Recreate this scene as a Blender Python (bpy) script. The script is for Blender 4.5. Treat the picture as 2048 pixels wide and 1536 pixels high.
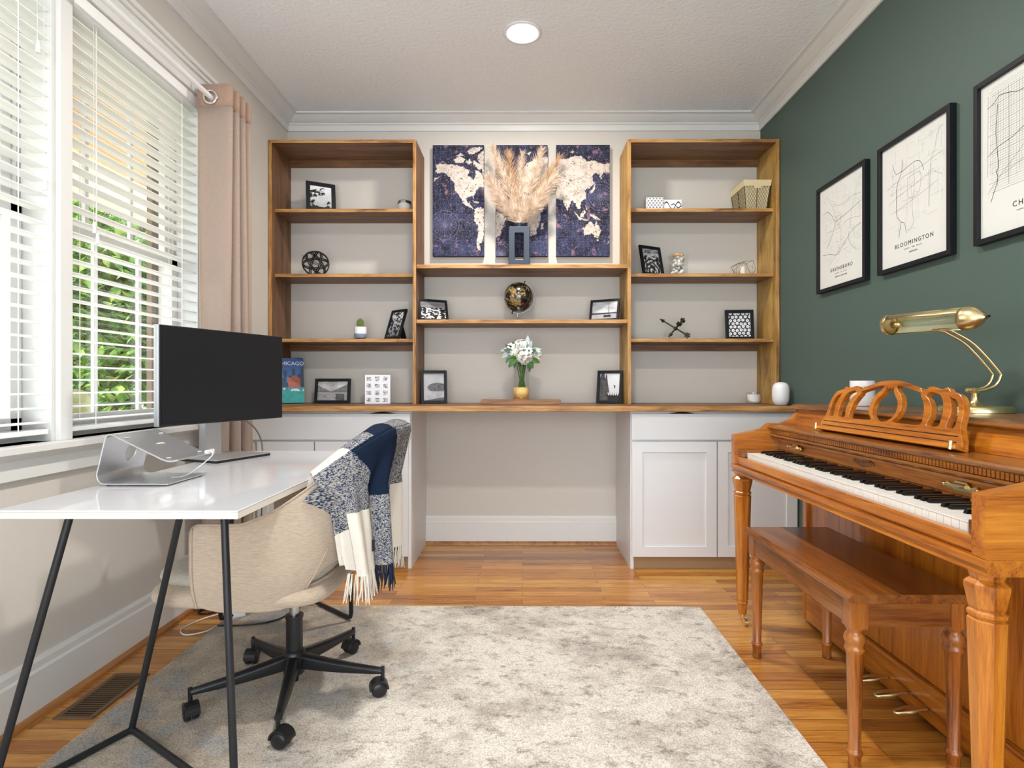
import bpy, bmesh, math, random
import numpy as np
from mathutils import Vector, Matrix
for o in list(bpy.data.objects): bpy.data.objects.remove(o)
S = bpy.context.scene
COL = S.collection
PI = math.pi
rad = math.radians
random.seed(7)

# ------------------------------------------------------------------ camera, sky, lights, exposure
cam_d = bpy.data.cameras.new('camera'); cam = bpy.data.objects.new('camera', cam_d); COL.objects.link(cam)
cam.location = (0, 0, 1.03); cam.rotation_euler = (PI/2, 0, 0.004)
cam_d.sensor_width = 36; cam_d.lens = 1150/2048*36; cam_d.shift_x = -0.0080; cam_d.shift_y = -0.0005
cam_d.clip_start = 0.02; cam_d.clip_end = 200
S.camera = cam
S.view_settings.view_transform = 'Standard'; S.view_settings.look = 'None'
S.view_settings.gamma = 1; S.view_settings.use_curve_mapping = False
S.view_settings.exposure = 0.24
W = bpy.data.worlds.new('sky'); S.world = W; W.use_nodes = True
wn = W.node_tree.nodes; wl = W.node_tree.links
bg = wn['Background']; bg.inputs['Strength'].default_value = 5.0
bg.inputs['Color'].default_value = (0.85, 0.93, 1.0, 1)
sun_d = bpy.data.lights.new('sun', 'SUN'); sun = bpy.data.objects.new('sun', sun_d); COL.objects.link(sun)
sun_d.energy = 8.0; sun_d.angle = rad(1.0); sun_d.color = (1, 0.95, 0.86)
sun.rotation_euler = Vector((0.75, 0.50, -0.85)).to_track_quat('-Z', 'Y').to_euler()
def area(name, loc, target, sx, sy, energy, color=(1, 1, 1), shape='RECTANGLE', portal=False, spread=PI):
    d = bpy.data.lights.new(name, 'AREA'); d.shape = shape; d.size = sx
    if shape in ('RECTANGLE', 'ELLIPSE'): d.size_y = sy
    d.energy = energy; d.color = color; d.spread = spread
    o = bpy.data.objects.new(name, d); COL.objects.link(o); o.location = loc
    o.rotation_euler = (Vector(target)-Vector(loc)).to_track_quat('-Z', 'Y').to_euler()
    if portal: d.cycles.is_portal = True
    return o
CAN_W = 25
area('can_lamp', (0, 2.80, 2.728), (0, 2.80, 0), 0.12, 0, CAN_W, (1, 0.95, 0.88), 'DISK')
area('can_lamp', (0, 1.15, 2.728), (0, 1.15, 0), 0.12, 0, CAN_W, (1, 0.95, 0.88), 'DISK')

# ------------------------------------------------------------------ materials
def new_mat(name):
    m = bpy.data.materials.new(name); m.use_nodes = True
    nt = m.node_tree; b = nt.nodes['Principled BSDF']
    return m, nt, b
def N(nt, typ, **kw):
    n = nt.nodes.new(typ)
    for k, v in kw.items():
        if k in n.inputs.keys(): n.inputs[k].default_value = v
        else: setattr(n, k, v)
    return n
def rgb(c): return (c[0], c[1], c[2], 1)
def s2l(r, g, b):
    f = lambda v: (v/255/12.92) if v/255 <= 0.04045 else ((v/255+0.055)/1.055)**2.4
    return (f(r), f(g), f(b))
def mat(name, c, rough=0.5, metal=0.0, var=0.0, vscale=8, bump=0.0, bscale=60, coat=0.0, spec=0.5, trans=0.0, ior=1.45, emit=None, es=0, sheen=0.0, alpha=1.0):
    m, nt, b = new_mat(name)
    b.inputs['Base Color'].default_value = rgb(c); b.inputs['Roughness'].default_value = rough
    b.inputs['Metallic'].default_value = metal; b.inputs['Coat Weight'].default_value = coat
    b.inputs['Specular IOR Level'].default_value = spec; b.inputs['Transmission Weight'].default_value = trans
    b.inputs['IOR'].default_value = ior; b.inputs['Sheen Weight'].default_value = sheen
    b.inputs['Alpha'].default_value = alpha
    if emit: b.inputs['Emission Color'].default_value = rgb(emit); b.inputs['Emission Strength'].default_value = es
    L = nt.links
    tc = N(nt, 'ShaderNodeTexCoord')
    nz = N(nt, 'ShaderNodeTexNoise', Scale=vscale, Detail=4.0); L.new(tc.outputs['Object'], nz.inputs['Vector'])
    mx = N(nt, 'ShaderNodeMix', data_type='RGBA'); L.new(nz.outputs['Fac'], mx.inputs['Factor'])
    v = max(var, 0.015)
    mx.inputs[6].default_value = rgb([x*(1-v) for x in c]); mx.inputs[7].default_value = rgb([min(1, x*(1+v)) for x in c])
    L.new(mx.outputs[2], b.inputs['Base Color'])
    if bump:
        n2 = N(nt, 'ShaderNodeTexNoise', Scale=bscale, Detail=3.0); L.new(tc.outputs['Object'], n2.inputs['Vector'])
        bp = N(nt, 'ShaderNodeBump', Strength=bump, Distance=0.01); L.new(n2.outputs['Fac'], bp.inputs['Height'])
        L.new(bp.outputs['Normal'], b.inputs['Normal'])
    return m
def ramp(nt, stops):
    r = N(nt, 'ShaderNodeValToRGB'); e = r.color_ramp.elements
    while len(e) < len(stops): e.new(0.5)
    for k, (p, c) in enumerate(stops): e[k].position = p; e[k].color = rgb(c)
    return r
def wood(name, dark, mid, light, axis='X', scale=1.0, rough=0.35, coat=0.0, fine=1.0, blotch=0.0, grainbump=0.1):
    m, nt, b = new_mat(name); L = nt.links
    tc = N(nt, 'ShaderNodeTexCoord'); mp = N(nt, 'ShaderNodeMapping'); L.new(tc.outputs['Object'], mp.inputs['Vector'])
    s = [14*scale]*3; s['XYZ'.index(axis)] = 1.1*scale
    mp.inputs['Scale'].default_value = s
    n1 = N(nt, 'ShaderNodeTexNoise', Scale=1.6, Detail=5.0, Roughness=0.6, Distortion=0.8); L.new(mp.outputs[0], n1.inputs['Vector'])
    mp2 = N(nt, 'ShaderNodeMapping'); L.new(tc.outputs['Object'], mp2.inputs['Vector'])
    s2 = [150*fine]*3; s2['XYZ'.index(axis)] = 6*fine; mp2.inputs['Scale'].default_value = s2
    n2 = N(nt, 'ShaderNodeTexNoise', Scale=1.5, Detail=3.0, Roughness=0.7); L.new(mp2.outputs[0], n2.inputs['Vector'])
    ad = N(nt, 'ShaderNodeMath', operation='MULTIPLY_ADD'); L.new(n2.outputs['Fac'], ad.inputs[0]); ad.inputs[1].default_value = 0.55
    L.new(n1.outputs['Fac'], ad.inputs[2])
    src = ad.outputs[0]
    if blotch:
        n3 = N(nt, 'ShaderNodeTexNoise', Scale=6.0, Detail=3.0); L.new(tc.outputs['Object'], n3.inputs['Vector'])
        a2 = N(nt, 'ShaderNodeMath', operation='MULTIPLY_ADD'); L.new(n3.outputs['Fac'], a2.inputs[0]); a2.inputs[1].default_value = blotch
        L.new(src, a2.inputs[2]); sb = N(nt, 'ShaderNodeMath', operation='SUBTRACT'); L.new(a2.outputs[0], sb.inputs[0]); sb.inputs[1].default_value = blotch*0.5
        src = sb.outputs[0]
    r = ramp(nt, [(0.52, dark), (0.72, mid), (1.0, light)]); L.new(src, r.inputs['Fac'])
    L.new(r.outputs['Color'], b.inputs['Base Color'])
    b.inputs['Roughness'].default_value = rough; b.inputs['Coat Weight'].default_value = coat; b.inputs['Coat Roughness'].default_value = 0.15
    bp = N(nt, 'ShaderNodeBump', Strength=grainbump, Distance=0.002); L.new(n2.outputs['Fac'], bp.inputs['Height']); L.new(bp.outputs['Normal'], b.inputs['Normal'])
    return m
def vcol_mat(name, rough=0.5, spec=0.3, coat=0.0, bump=0, bscale=400):
    m, nt, b = new_mat(name); L = nt.links
    a = N(nt, 'ShaderNodeVertexColor'); a.layer_name = 'Col'
    L.new(a.outputs['Color'], b.inputs['Base Color']); b.inputs['Roughness'].default_value = rough
    b.inputs['Specular IOR Level'].default_value = spec; b.inputs['Coat Weight'].default_value = coat
    if bump:
        tc = N(nt, 'ShaderNodeTexCoord'); n2 = N(nt, 'ShaderNodeTexNoise', Scale=bscale, Detail=2.0); L.new(tc.outputs['Object'], n2.inputs['Vector'])
        bp = N(nt, 'ShaderNodeBump', Strength=bump, Distance=0.003); L.new(n2.outputs['Fac'], bp.inputs['Height']); L.new(bp.outputs['Normal'], b.inputs['Normal'])
    return m
M = {}
M['wall'] = mat('wall_paint', s2l(212, 206, 198), 0.75, var=0.02, vscale=1.5, bump=0.03, bscale=250)
M['green'] = mat('green_wall_paint', s2l(76, 94, 87), 0.55, var=0.03, vscale=1.2, bump=0.04, bscale=220)
M['trim'] = mat('trim_paint', s2l(228, 227, 224), 0.35)
M['blind'] = mat('blind_white', s2l(248, 248, 247), 0.45)
M['cab'] = mat('cabinet_white', s2l(224, 224, 226), 0.4)
M['toekick'] = mat('toe_kick_board', s2l(158, 128, 96), 0.8, var=0.12, vscale=200)
M['black'] = mat('black_paint', s2l(24, 25, 30), 0.45, spec=0.3)
M['blackmetal'] = mat('black_powder_coat', s2l(38, 39, 42), 0.42, 0.2)
M['plastic'] = mat('black_plastic', s2l(26, 27, 30), 0.35)
M['screen'] = mat('screen_black', s2l(30, 31, 34), 0.32, spec=0.35)
M['silver'] = mat('silver_aluminium', (0.62, 0.63, 0.65), 0.35, 0.85, bump=0.02, bscale=500)
M['chrome'] = mat('chrome', (0.75, 0.75, 0.77), 0.15, 1.0)
M['steel'] = mat('brushed_steel', (0.5, 0.5, 0.5), 0.3, 1.0)
M['desk'] = mat('white_gloss_top', s2l(226, 227, 233), 0.12, coat=0.5)
M['deskedge'] = mat('desk_edge', s2l(232, 226, 214), 0.4)
M['brass'] = mat('aged_brass', (0.80, 0.66, 0.36), 0.28, 1.0)
M['gold'] = mat('hammered_gold', (0.90, 0.66, 0.26), 0.30, 1.0, bump=0.9, bscale=170)
M['white'] = mat('white_ceramic', s2l(235, 235, 238), 0.25)
M['whiteplastic'] = mat('white_plastic', s2l(228, 229, 230), 0.35)
M['wax'] = mat('wax', s2l(238, 232, 215), 0.5)
M['wire'] = mat('dark_wire', s2l(60, 55, 48), 0.4, 0.6)
M['iron'] = mat('cast_iron', s2l(55, 55, 50), 0.5, 0.5)
M['navyceramic'] = mat('navy_ceramic', s2l(42, 54, 72), 0.35)
M['cable_w'] = mat('white_cable', s2l(225, 225, 222), 0.5)
M['cable_g'] = mat('grey_cable', s2l(105, 105, 100), 0.5)
M['vent'] = mat('vent_bronze', s2l(116, 92, 68), 0.4, 0.3)
M['ventdark'] = mat('vent_dark', s2l(26, 20, 15), 0.8)
M['basketcloth'] = mat('basket_cloth', s2l(228, 210, 168), 0.8, bump=0.2, bscale=500)
M['ivory'] = mat('ivory_keys', s2l(240, 238, 232), 0.25)
M['ebony'] = mat('ebony_keys', s2l(20, 18, 18), 0.25)
M['paper'] = mat('map_paper', s2l(218, 218, 214), 0.6)
M['line'] = mat('ink_line', s2l(115, 115, 115), 0.8)
M['ink'] = mat('ink_black', s2l(40, 40, 42), 0.8)
M['line2'] = mat('ink_grey', s2l(160, 160, 160), 0.8)
M['glass'] = None
def glassmat(name, tint=(1, 1, 1), rough=0.0):
    # thin clear glass: mostly transparent, fresnel reflection
    m, nt, b = new_mat(name); L = nt.links; nt.nodes.remove(b)
    out = nt.nodes['Material Output']
    tr = N(nt, 'ShaderNodeBsdfTransparent'); tr.inputs['Color'].default_value = rgb(tint)
    gl = N(nt, 'ShaderNodeBsdfGlossy'); gl.inputs['Roughness'].default_value = rough
    lw = N(nt, 'ShaderNodeLayerWeight'); pw = N(nt, 'ShaderNodeMath', operation='POWER'); L.new(lw.outputs['Facing'], pw.inputs[0]); pw.inputs[1].default_value = 4.0
    fr = N(nt, 'ShaderNodeMath', operation='MULTIPLY_ADD'); L.new(pw.outputs[0], fr.inputs[0]); fr.inputs[1].default_value = 0.7; fr.inputs[2].default_value = 0.07
    mx = N(nt, 'ShaderNodeMixShader'); L.new(fr.outputs[0], mx.inputs[0]); L.new(tr.outputs[0], mx.inputs[1]); L.new(gl.outputs[0], mx.inputs[2])
    L.new(mx.outputs[0], out.inputs['Surface'])
    return m
M['glass'] = glassmat('clear_glass', (0.97, 0.98, 0.98))
M['glassw'] = glassmat('window_glass', (1.0, 1.0, 1.0))
M['glassg'] = glassmat('greenish_glass', (0.85, 0.90, 0.90))
M['lens'] = mat('lamp_lens', (1, 1, 1), 0.5, emit=(1, 0.95, 0.88), es=14)
PB = (s2l(70, 46, 28), s2l(116, 80, 52), s2l(146, 106, 70))
M['shelf'] = wood('stained_board', *PB, axis='X', rough=0.5, blotch=0.2)
M['shelfv'] = wood('stained_board_upright', *PB, axis='Z', rough=0.5, blotch=0.2)
PE = (s2l(100, 64, 30), s2l(172, 122, 66), s2l(208, 162, 102))
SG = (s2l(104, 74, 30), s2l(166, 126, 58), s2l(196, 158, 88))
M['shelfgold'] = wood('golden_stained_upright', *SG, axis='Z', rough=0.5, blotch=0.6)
M['edge'] = wood('stained_board_edge', *PE, axis='X', rough=0.5, blotch=0.5, scale=2.0)
M['edgev'] = wood('stained_upright_edge', *PE, axis='Z', rough=0.5, blotch=0.5, scale=2.0)
PP = (s2l(90, 42, 8), s2l(168, 94, 22), s2l(204, 130, 40))
M['pianoY'] = wood('piano_oak_lengthwise', *PP, axis='Y', rough=0.28, coat=0.3)
M['pianoX'] = wood('piano_oak_crosswise', *PP, axis='X', rough=0.28, coat=0.3)
M['pianoZ'] = wood('piano_oak_upright', *PP, axis='Z', rough=0.28, coat=0.3)
PD = (s2l(74, 38, 12), s2l(128, 76, 30), s2l(160, 102, 46))
M['pianodark'] = wood('piano_oak_dark', *PD, axis='Y', rough=0.25, coat=0.3)
BB = (s2l(70, 34, 12), s2l(124, 70, 28), s2l(156, 98, 44))
M['benchY'] = wood('bench_oak', *BB, axis='Y', rough=0.22, coat=0.4)
M['benchX'] = wood('bench_oak_cross', *BB, axis='X', rough=0.25, coat=0.3)
M['benchZ'] = wood('bench_oak_leg', s2l(84, 42, 14), s2l(150, 84, 32), s2l(180, 114, 48), axis='Z', rough=0.25, coat=0.3)
M['board'] = wood('live_edge_board', s2l(62, 36, 18), s2l(130, 84, 40), s2l(170, 116, 56), axis='X', rough=0.35)
M['shoe'] = wood('oak_shoe_moulding', s2l(110, 66, 30), s2l(160, 104, 54), s2l(186, 130, 76), axis='Y', rough=0.35)

def ceiling_mat():
    m, nt, b = new_mat('textured_ceiling'); L = nt.links
    b.inputs['Base Color'].default_value = rgb(s2l(240, 242, 244)); b.inputs['Roughness'].default_value = 0.9
    tc = N(nt, 'ShaderNodeTexCoord'); n2 = N(nt, 'ShaderNodeTexNoise', Scale=55.0, Detail=4.0); L.new(tc.outputs['Object'], n2.inputs['Vector'])
    bp = N(nt, 'ShaderNodeBump', Strength=0.35, Distance=0.012); L.new(n2.outputs['Fac'], bp.inputs['Height']); L.new(bp.outputs['Normal'], b.inputs['Normal'])
    return m
M['ceiling'] = ceiling_mat()
def floor_mat():
    m, nt, b = new_mat('oak_strip_floor'); L = nt.links
    tc = N(nt, 'ShaderNodeTexCoord')
    br = N(nt, 'ShaderNodeTexBrick'); L.new(tc.outputs['Object'], br.inputs['Vector'])
    br.offset = 0.37; br.offset_frequency = 2
    br.inputs['Scale'].default_value = 1.0; br.inputs['Brick Width'].default_value = 0.62; br.inputs['Row Height'].default_value = 0.057
    br.inputs['Mortar Size'].default_value = 0.0010; br.inputs['Mortar Smooth'].default_value = 0.1
    br.inputs['Color1'].default_value = (0, 0, 0, 1); br.inputs['Color2'].default_value = (1, 1, 1, 1); br.inputs['Mortar'].default_value = (0.5, 0.5, 0.5, 1)
    br.inputs['Bias'].default_value = 0.0
    mp = N(nt, 'ShaderNodeMapping'); L.new(tc.outputs['Object'], mp.inputs['Vector']); mp.inputs['Scale'].default_value = (3.0, 34, 1)
    sep = N(nt, 'ShaderNodeSeparateColor'); L.new(br.outputs['Color'], sep.inputs[0])
    off = N(nt, 'ShaderNodeCombineXYZ'); mul = N(nt, 'ShaderNodeMath', operation='MULTIPLY'); L.new(sep.outputs[0], mul.inputs[0]); mul.inputs[1].default_value = 37.0
    L.new(mul.outputs[0], off.inputs[0]); L.new(mul.outputs[0], off.inputs[2])
    va = N(nt, 'ShaderNodeVectorMath', operation='ADD'); L.new(mp.outputs[0], va.inputs[0]); L.new(off.outputs[0], va.inputs[1])
    n1 = N(nt, 'ShaderNodeTexNoise', Scale=1.3, Detail=6.0, Roughness=0.65, Distortion=1.2); L.new(va.outputs[0], n1.inputs['Vector'])
    ad = N(nt, 'ShaderNodeMath', operation='MULTIPLY_ADD'); L.new(sep.outputs[0], ad.inputs[0]); ad.inputs[1].default_value = 0.36
    L.new(n1.outputs['Fac'], ad.inputs[2])
    r = ramp(nt, [(0.32, s2l(98, 54, 20)), (0.54, s2l(168, 104, 40)), (0.74, s2l(196, 134, 56)), (0.95, s2l(218, 164, 86))])
    L.new(ad.outputs[0], r.inputs['Fac'])
    mx = N(nt, 'ShaderNodeMix', data_type='RGBA'); L.new(br.outputs['Fac'], mx.inputs['Factor']); L.new(r.outputs['Color'], mx.inputs[6]); mx.inputs[7].default_value = rgb(s2l(92, 52, 22))
    L.new(mx.outputs[2], b.inputs['Base Color'])
    b.inputs['Roughness'].default_value = 0.3; b.inputs['Coat Weight'].default_value = 0.25; b.inputs['Coat Roughness'].default_value = 0.2
    return m
M['floor'] = floor_mat()
def rug_mat():
    m, nt, b = new_mat('distressed_rug'); L = nt.links
    tc = N(nt, 'ShaderNodeTexCoord')
    n1 = N(nt, 'ShaderNodeTexNoise', Scale=2.6, Detail=6.0, Roughness=0.72); L.new(tc.outputs['Object'], n1.inputs['Vector'])
    r1 = ramp(nt, [(0.46, s2l(236, 230, 220)), (0.58, s2l(206, 198, 188)), (0.70, s2l(160, 152, 146))]); L.new(n1.outputs['Fac'], r1.inputs['Fac'])
    mp = N(nt, 'ShaderNodeMapping'); L.new(tc.outputs['Object'], mp.inputs['Vector']); mp.inputs['Scale'].default_value = (1.0, 1.4, 1); mp.inputs['Location'].default_value = (3, 2, 0)
    n2 = N(nt, 'ShaderNodeTexNoise', Scale=16.0, Detail=7.0, Roughness=0.8); L.new(mp.outputs[0], n2.inputs['Vector'])
    r2 = ramp(nt, [(0.52, (1, 1, 1)), (0.64, s2l(176, 170, 168))]); L.new(n2.outputs['Fac'], r2.inputs['Fac'])
    mx = N(nt, 'ShaderNodeMix', data_type='RGBA', blend_type='MULTIPLY'); mx.inputs['Factor'].default_value = 0.85
    L.new(r1.outputs['Color'], mx.inputs[6]); L.new(r2.outputs['Color'], mx.inputs[7])
    # tan and blue-grey border zone on the left part of the rug's own pattern
    sx = N(nt, 'ShaderNodeSeparateXYZ'); L.new(tc.outputs['Object'], sx.inputs[0])
    n4 = N(nt, 'ShaderNodeTexNoise', Scale=1.6, Detail=3.0); L.new(tc.outputs['Object'], n4.inputs['Vector'])
    ma = N(nt, 'ShaderNodeMath', operation='MULTIPLY_ADD'); L.new(n4.outputs['Fac'], ma.inputs[0]); ma.inputs[1].default_value = 0.9; L.new(sx.outputs[0], ma.inputs[2])
    mr = N(nt, 'ShaderNodeMapRange'); L.new(ma.outputs[0], mr.inputs['Value'])
    mr.inputs['From Min'].default_value = 0.10; mr.inputs['From Max'].default_value = -0.35; mr.inputs['To Min'].default_value = 0; mr.inputs['To Max'].default_value = 0.75
    n3 = N(nt, 'ShaderNodeTexNoise', Scale=7.0, Detail=4.0); L.new(tc.outputs['Object'], n3.inputs['Vector'])
    r3 = ramp(nt, [(0.40, s2l(150, 152, 154)), (0.50, s2l(172, 158, 140)), (0.62, s2l(196, 184, 168))]); L.new(n3.outputs['Fac'], r3.inputs['Fac'])
    m2 = N(nt, 'ShaderNodeMix', data_type='RGBA'); L.new(mr.outputs[0], m2.inputs['Factor']); L.new(mx.outputs[2], m2.inputs[6]); L.new(r3.outputs['Color'], m2.inputs[7])
    n5 = N(nt, 'ShaderNodeTexNoise', Scale=220.0, Detail=2.0); L.new(tc.outputs['Object'], n5.inputs['Vector'])
    r5 = ramp(nt, [(0.36, s2l(196, 192, 190)), (0.56, (1, 1, 1))]); L.new(n5.outputs['Fac'], r5.inputs['Fac'])
    m3 = N(nt, 'ShaderNodeMix', data_type='RGBA', blend_type='MULTIPLY'); m3.inputs['Factor'].default_value = 0.7
    L.new(m2.outputs[2], m3.inputs[6]); L.new(r5.outputs['Color'], m3.inputs[7])
    L.new(m3.outputs[2], b.inputs['Base Color']); b.inputs['Roughness'].default_value = 0.95; b.inputs['Specular IOR Level'].default_value = 0.1
    bp = N(nt, 'ShaderNodeBump', Strength=0.7, Distance=0.006); L.new(n5.outputs['Fac'], bp.inputs['Height']); L.new(bp.outputs['Normal'], b.inputs['Normal'])
    return m
M['rug'] = rug_mat()
def fabric(name, c, sx=1.0, sheen=0.2, streak=0.12, translucent=0.0, c2=None):
    m, nt, b = new_mat(name); L = nt.links
    tc = N(nt, 'ShaderNodeTexCoord'); mp = N(nt, 'ShaderNodeMapping'); L.new(tc.outputs['Object'], mp.inputs['Vector']); mp.inputs['Scale'].default_value = (60, 60, 420)
    n = N(nt, 'ShaderNodeTexNoise', Scale=1.0, Detail=3.0); L.new(mp.outputs[0], n.inputs['Vector'])
    r = ramp(nt, [(0.3, [x*(1-streak) for x in c]), (0.7, [min(1, x*(1+streak)) for x in c])]); L.new(n.outputs['Fac'], r.inputs['Fac'])
    L.new(r.outputs['Color'], b.inputs['Base Color']); b.inputs['Roughness'].default_value = 0.9; b.inputs['Sheen Weight'].default_value = sheen
    b.inputs['Specular IOR Level'].default_value = 0.15
    bp = N(nt, 'ShaderNodeBump', Strength=0.25, Distance=0.002); L.new(n.outputs['Fac'], bp.inputs['Height']); L.new(bp.outputs['Normal'], b.inputs['Normal'])
    if translucent:
        t = N(nt, 'ShaderNodeBsdfTranslucent'); t.inputs['Color'].default_value = rgb(c2 or c)
        mx = N(nt, 'ShaderNodeMixShader'); mx.inputs[0].default_value = translucent
        L.new(b.outputs[0], mx.inputs[1]); L.new(t.outputs[0], mx.inputs[2]); L.new(mx.outputs[0], nt.nodes['Material Output'].inputs['Surface'])
    return m
M['chair'] = fabric('beige_chair_fabric', s2l(184, 166, 147))
M['seatpad'] = fabric('grey_green_seat_fabric', s2l(178, 172, 158))
M['chairin'] = fabric('light_chair_lining', s2l(204, 206, 200))
M['heading'] = fabric('curtain_heading_fabric', s2l(176, 146, 128), translucent=0.08, c2=s2l(200, 160, 130))
M['lampcream'] = mat('lamp_inner_enamel', s2l(228, 224, 190), 0.5)
M['curtain'] = fabric('sheer_beige_curtain', s2l(200, 182, 170), translucent=0.45, c2=s2l(232, 216, 196))

# ------------------------------------------------------------------ mesh builder
def cat(pts, n=6, closed=True):
    out = []; m = len(pts)
    rng = range(m) if closed else range(m-1)
    for i in rng:
        g = lambda k: Vector(pts[k % m]) if closed else Vector(pts[max(0, min(m-1, k))])
        p0, p1, p2, p3 = g(i-1), g(i), g(i+1), g(i+2)
        for k in range(n):
            t = k/n
            out.append(0.5*((2*p1)+(p2-p0)*t+(2*p0-5*p1+4*p2-p3)*t*t+(3*p1-p0-3*p2+p3)*t**3))
    if not closed: out.append(Vector(pts[-1]))
    return [tuple(p) for p in out]
class MB:
    def __init__(s): s.v = []; s.f = []; s.m = []; s.sm = []
    def add(s, vs, fs, mi=0, smooth=False, T=None):
        b = len(s.v)
        s.v += [tuple(T @ Vector(v)) for v in vs] if T is not None else [tuple(v) for v in vs]
        for k, f in enumerate(fs):
            s.f.append([b+i for i in f]); s.m.append(mi[k] if isinstance(mi, (list, tuple)) else mi); s.sm.append(smooth)
        return s
    def box(s, a, b, mi=0, T=None, front=None):
        x0, y0, z0 = a; x1, y1, z1 = b
        vs = [(x0,y0,z0),(x1,y0,z0),(x1,y1,z0),(x0,y1,z0),(x0,y0,z1),(x1,y0,z1),(x1,y1,z1),(x0,y1,z1)]
        fs = [(0,3,2,1),(4,5,6,7),(0,1,5,4),(1,2,6,5),(2,3,7,6),(3,0,4,7)]
        mm = [mi]*6
        if front is not None: mm[2] = front
        return s.add(vs, fs, mm, False, T)
    def cbox(s, c, d, mi=0, T=None): return s.box([c[i]-d[i]/2 for i in range(3)], [c[i]+d[i]/2 for i in range(3)], mi, T)
    def frame(s, p0, p1):
        d = (Vector(p1)-Vector(p0)); L = d.length; d.normalize()
        return Matrix.Translation(p0) @ d.to_track_quat('Z', 'Y').to_matrix().to_4x4(), L
    def cyl(s, p0, p1, r0, r1=None, n=16, mi=0, caps=True, smooth=True):
        if r1 is None: r1 = r0
        T, L = s.frame(p0, p1)
        vs = [(r0*math.cos(2*PI*i/n), r0*math.sin(2*PI*i/n), 0) for i in range(n)]+[(r1*math.cos(2*PI*i/n), r1*math.sin(2*PI*i/n), L) for i in range(n)]
        s.add(vs, [(i, (i+1) % n, n+(i+1) % n, n+i) for i in range(n)], mi, smooth, T)
        if caps: s.add(vs, [tuple(range(n-1, -1, -1)), tuple(range(n, 2*n))], mi, False, T)
        return s
    def lathe(s, prof, c=(0, 0, 0), n=24, mi=0, smooth=True, T=None, rot=0.0, capb=True, capt=True, sq=None):
        vs = []
        for r, z in prof:
            for i in range(n):
                a = 2*PI*i/n+rot; vs.append((c[0]+r*math.cos(a), c[1]+r*math.sin(a), c[2]+z))
        fs = [(j*n+i, j*n+(i+1) % n, (j+1)*n+(i+1) % n, (j+1)*n+i) for j in range(len(prof)-1) for i in range(n)]
        s.add(vs, fs, mi, smooth, T)
        caps = []
        if capb: caps.append(tuple(range(n-1, -1, -1)))
        if capt: caps.append(tuple(range((len(prof)-1)*n, len(prof)*n)))
        if caps: s.add(vs, caps, mi, False, T)
        return s
    def tube(s, pts, r, n=8, mi=0, closed=False, smooth=True, radii=None):
        P = [Vector(p) for p in pts]; m = len(P); rings = []
        up = None
        for i in range(m):
            if closed: d = P[(i+1) % m]-P[i-1]
            else: d = P[min(i+1, m-1)]-P[max(i-1, 0)]
            if d.length < 1e-9: d = Vector((0, 0, 1))
            d.normalize()
            if up is None: up = d.orthogonal().normalized()
            else:
                up = up-d*up.dot(d)
                if up.length < 1e-6: up = d.orthogonal()
                up.normalize()
            w = d.cross(up); rr = radii[i] if radii else r
            rings.append([P[i]+up*rr*math.cos(2*PI*k/n)+w*rr*math.sin(2*PI*k/n) for k in range(n)])
        vs = [v for q in rings for v in q]
        lim = m if closed else m-1
        fs = [(j*n+k, j*n+(k+1) % n, ((j+1) % m)*n+(k+1) % n, ((j+1) % m)*n+k) for j in range(lim) for k in range(n)]
        s.add(vs, fs, mi, smooth)
        if not closed: s.add(vs, [tuple(range(n-1, -1, -1)), tuple(range((m-1)*n, m*n))], mi, False)
        return s
    def ball(s, c, r, mi=0, n=16, sc=(1, 1, 1), T=None):
        prof = []
        k = n//2
        vs = []
        for j in range(1, k):
            a = -PI/2+PI*j/k
            for i in range(n):
                b = 2*PI*i/n; vs.append((c[0]+r*sc[0]*math.cos(a)*math.cos(b), c[1]+r*sc[1]*math.cos(a)*math.sin(b), c[2]+r*sc[2]*math.sin(a)))
        nb = len(vs); vs += [(c[0], c[1], c[2]-r*sc[2]), (c[0], c[1], c[2]+r*sc[2])]
        fs = [(j*n+i, j*n+(i+1) % n, (j+1)*n+(i+1) % n, (j+1)*n+i) for j in range(k-2) for i in range(n)]
        fs += [((i+1) % n, i, nb) for i in range(n)]+[((k-2)*n+i, (k-2)*n+(i+1) % n, nb+1) for i in range(n)]
        return s.add(vs, fs, mi, True, T)
    def prism(s, poly, a0, a1, axis='Y', mi=0, T=None, smooth=False):
        # poly in the two other axes, extruded along axis from a0 to a1
        def P(u, v, a): return {'Y': (u, a, v), 'X': (a, u, v), 'Z': (u, v, a)}[axis]
        n = len(poly); vs = [P(u, v, a0) for u, v in poly]+[P(u, v, a1) for u, v in poly]
        s.add(vs, [tuple(range(n)), tuple(range(2*n-1, n-1, -1))], mi, False, T)
        return s.add(vs, [(i, n+i, n+(i+1) % n, (i+1) % n) for i in range(n)], mi, smooth, T)
    def grid(s, fn, nu, nv, mi=0, smooth=True, wrap=False):
        vs = [fn(i/nu, j/nv) for j in range(nv+1) for i in range(nu+1)]
        w = nu+1
        return s.add(vs, [(j*w+i, j*w+i+1, (j+1)*w+i+1, (j+1)*w+i) for j in range(nv) for i in range(nu)], mi, smooth)
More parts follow.
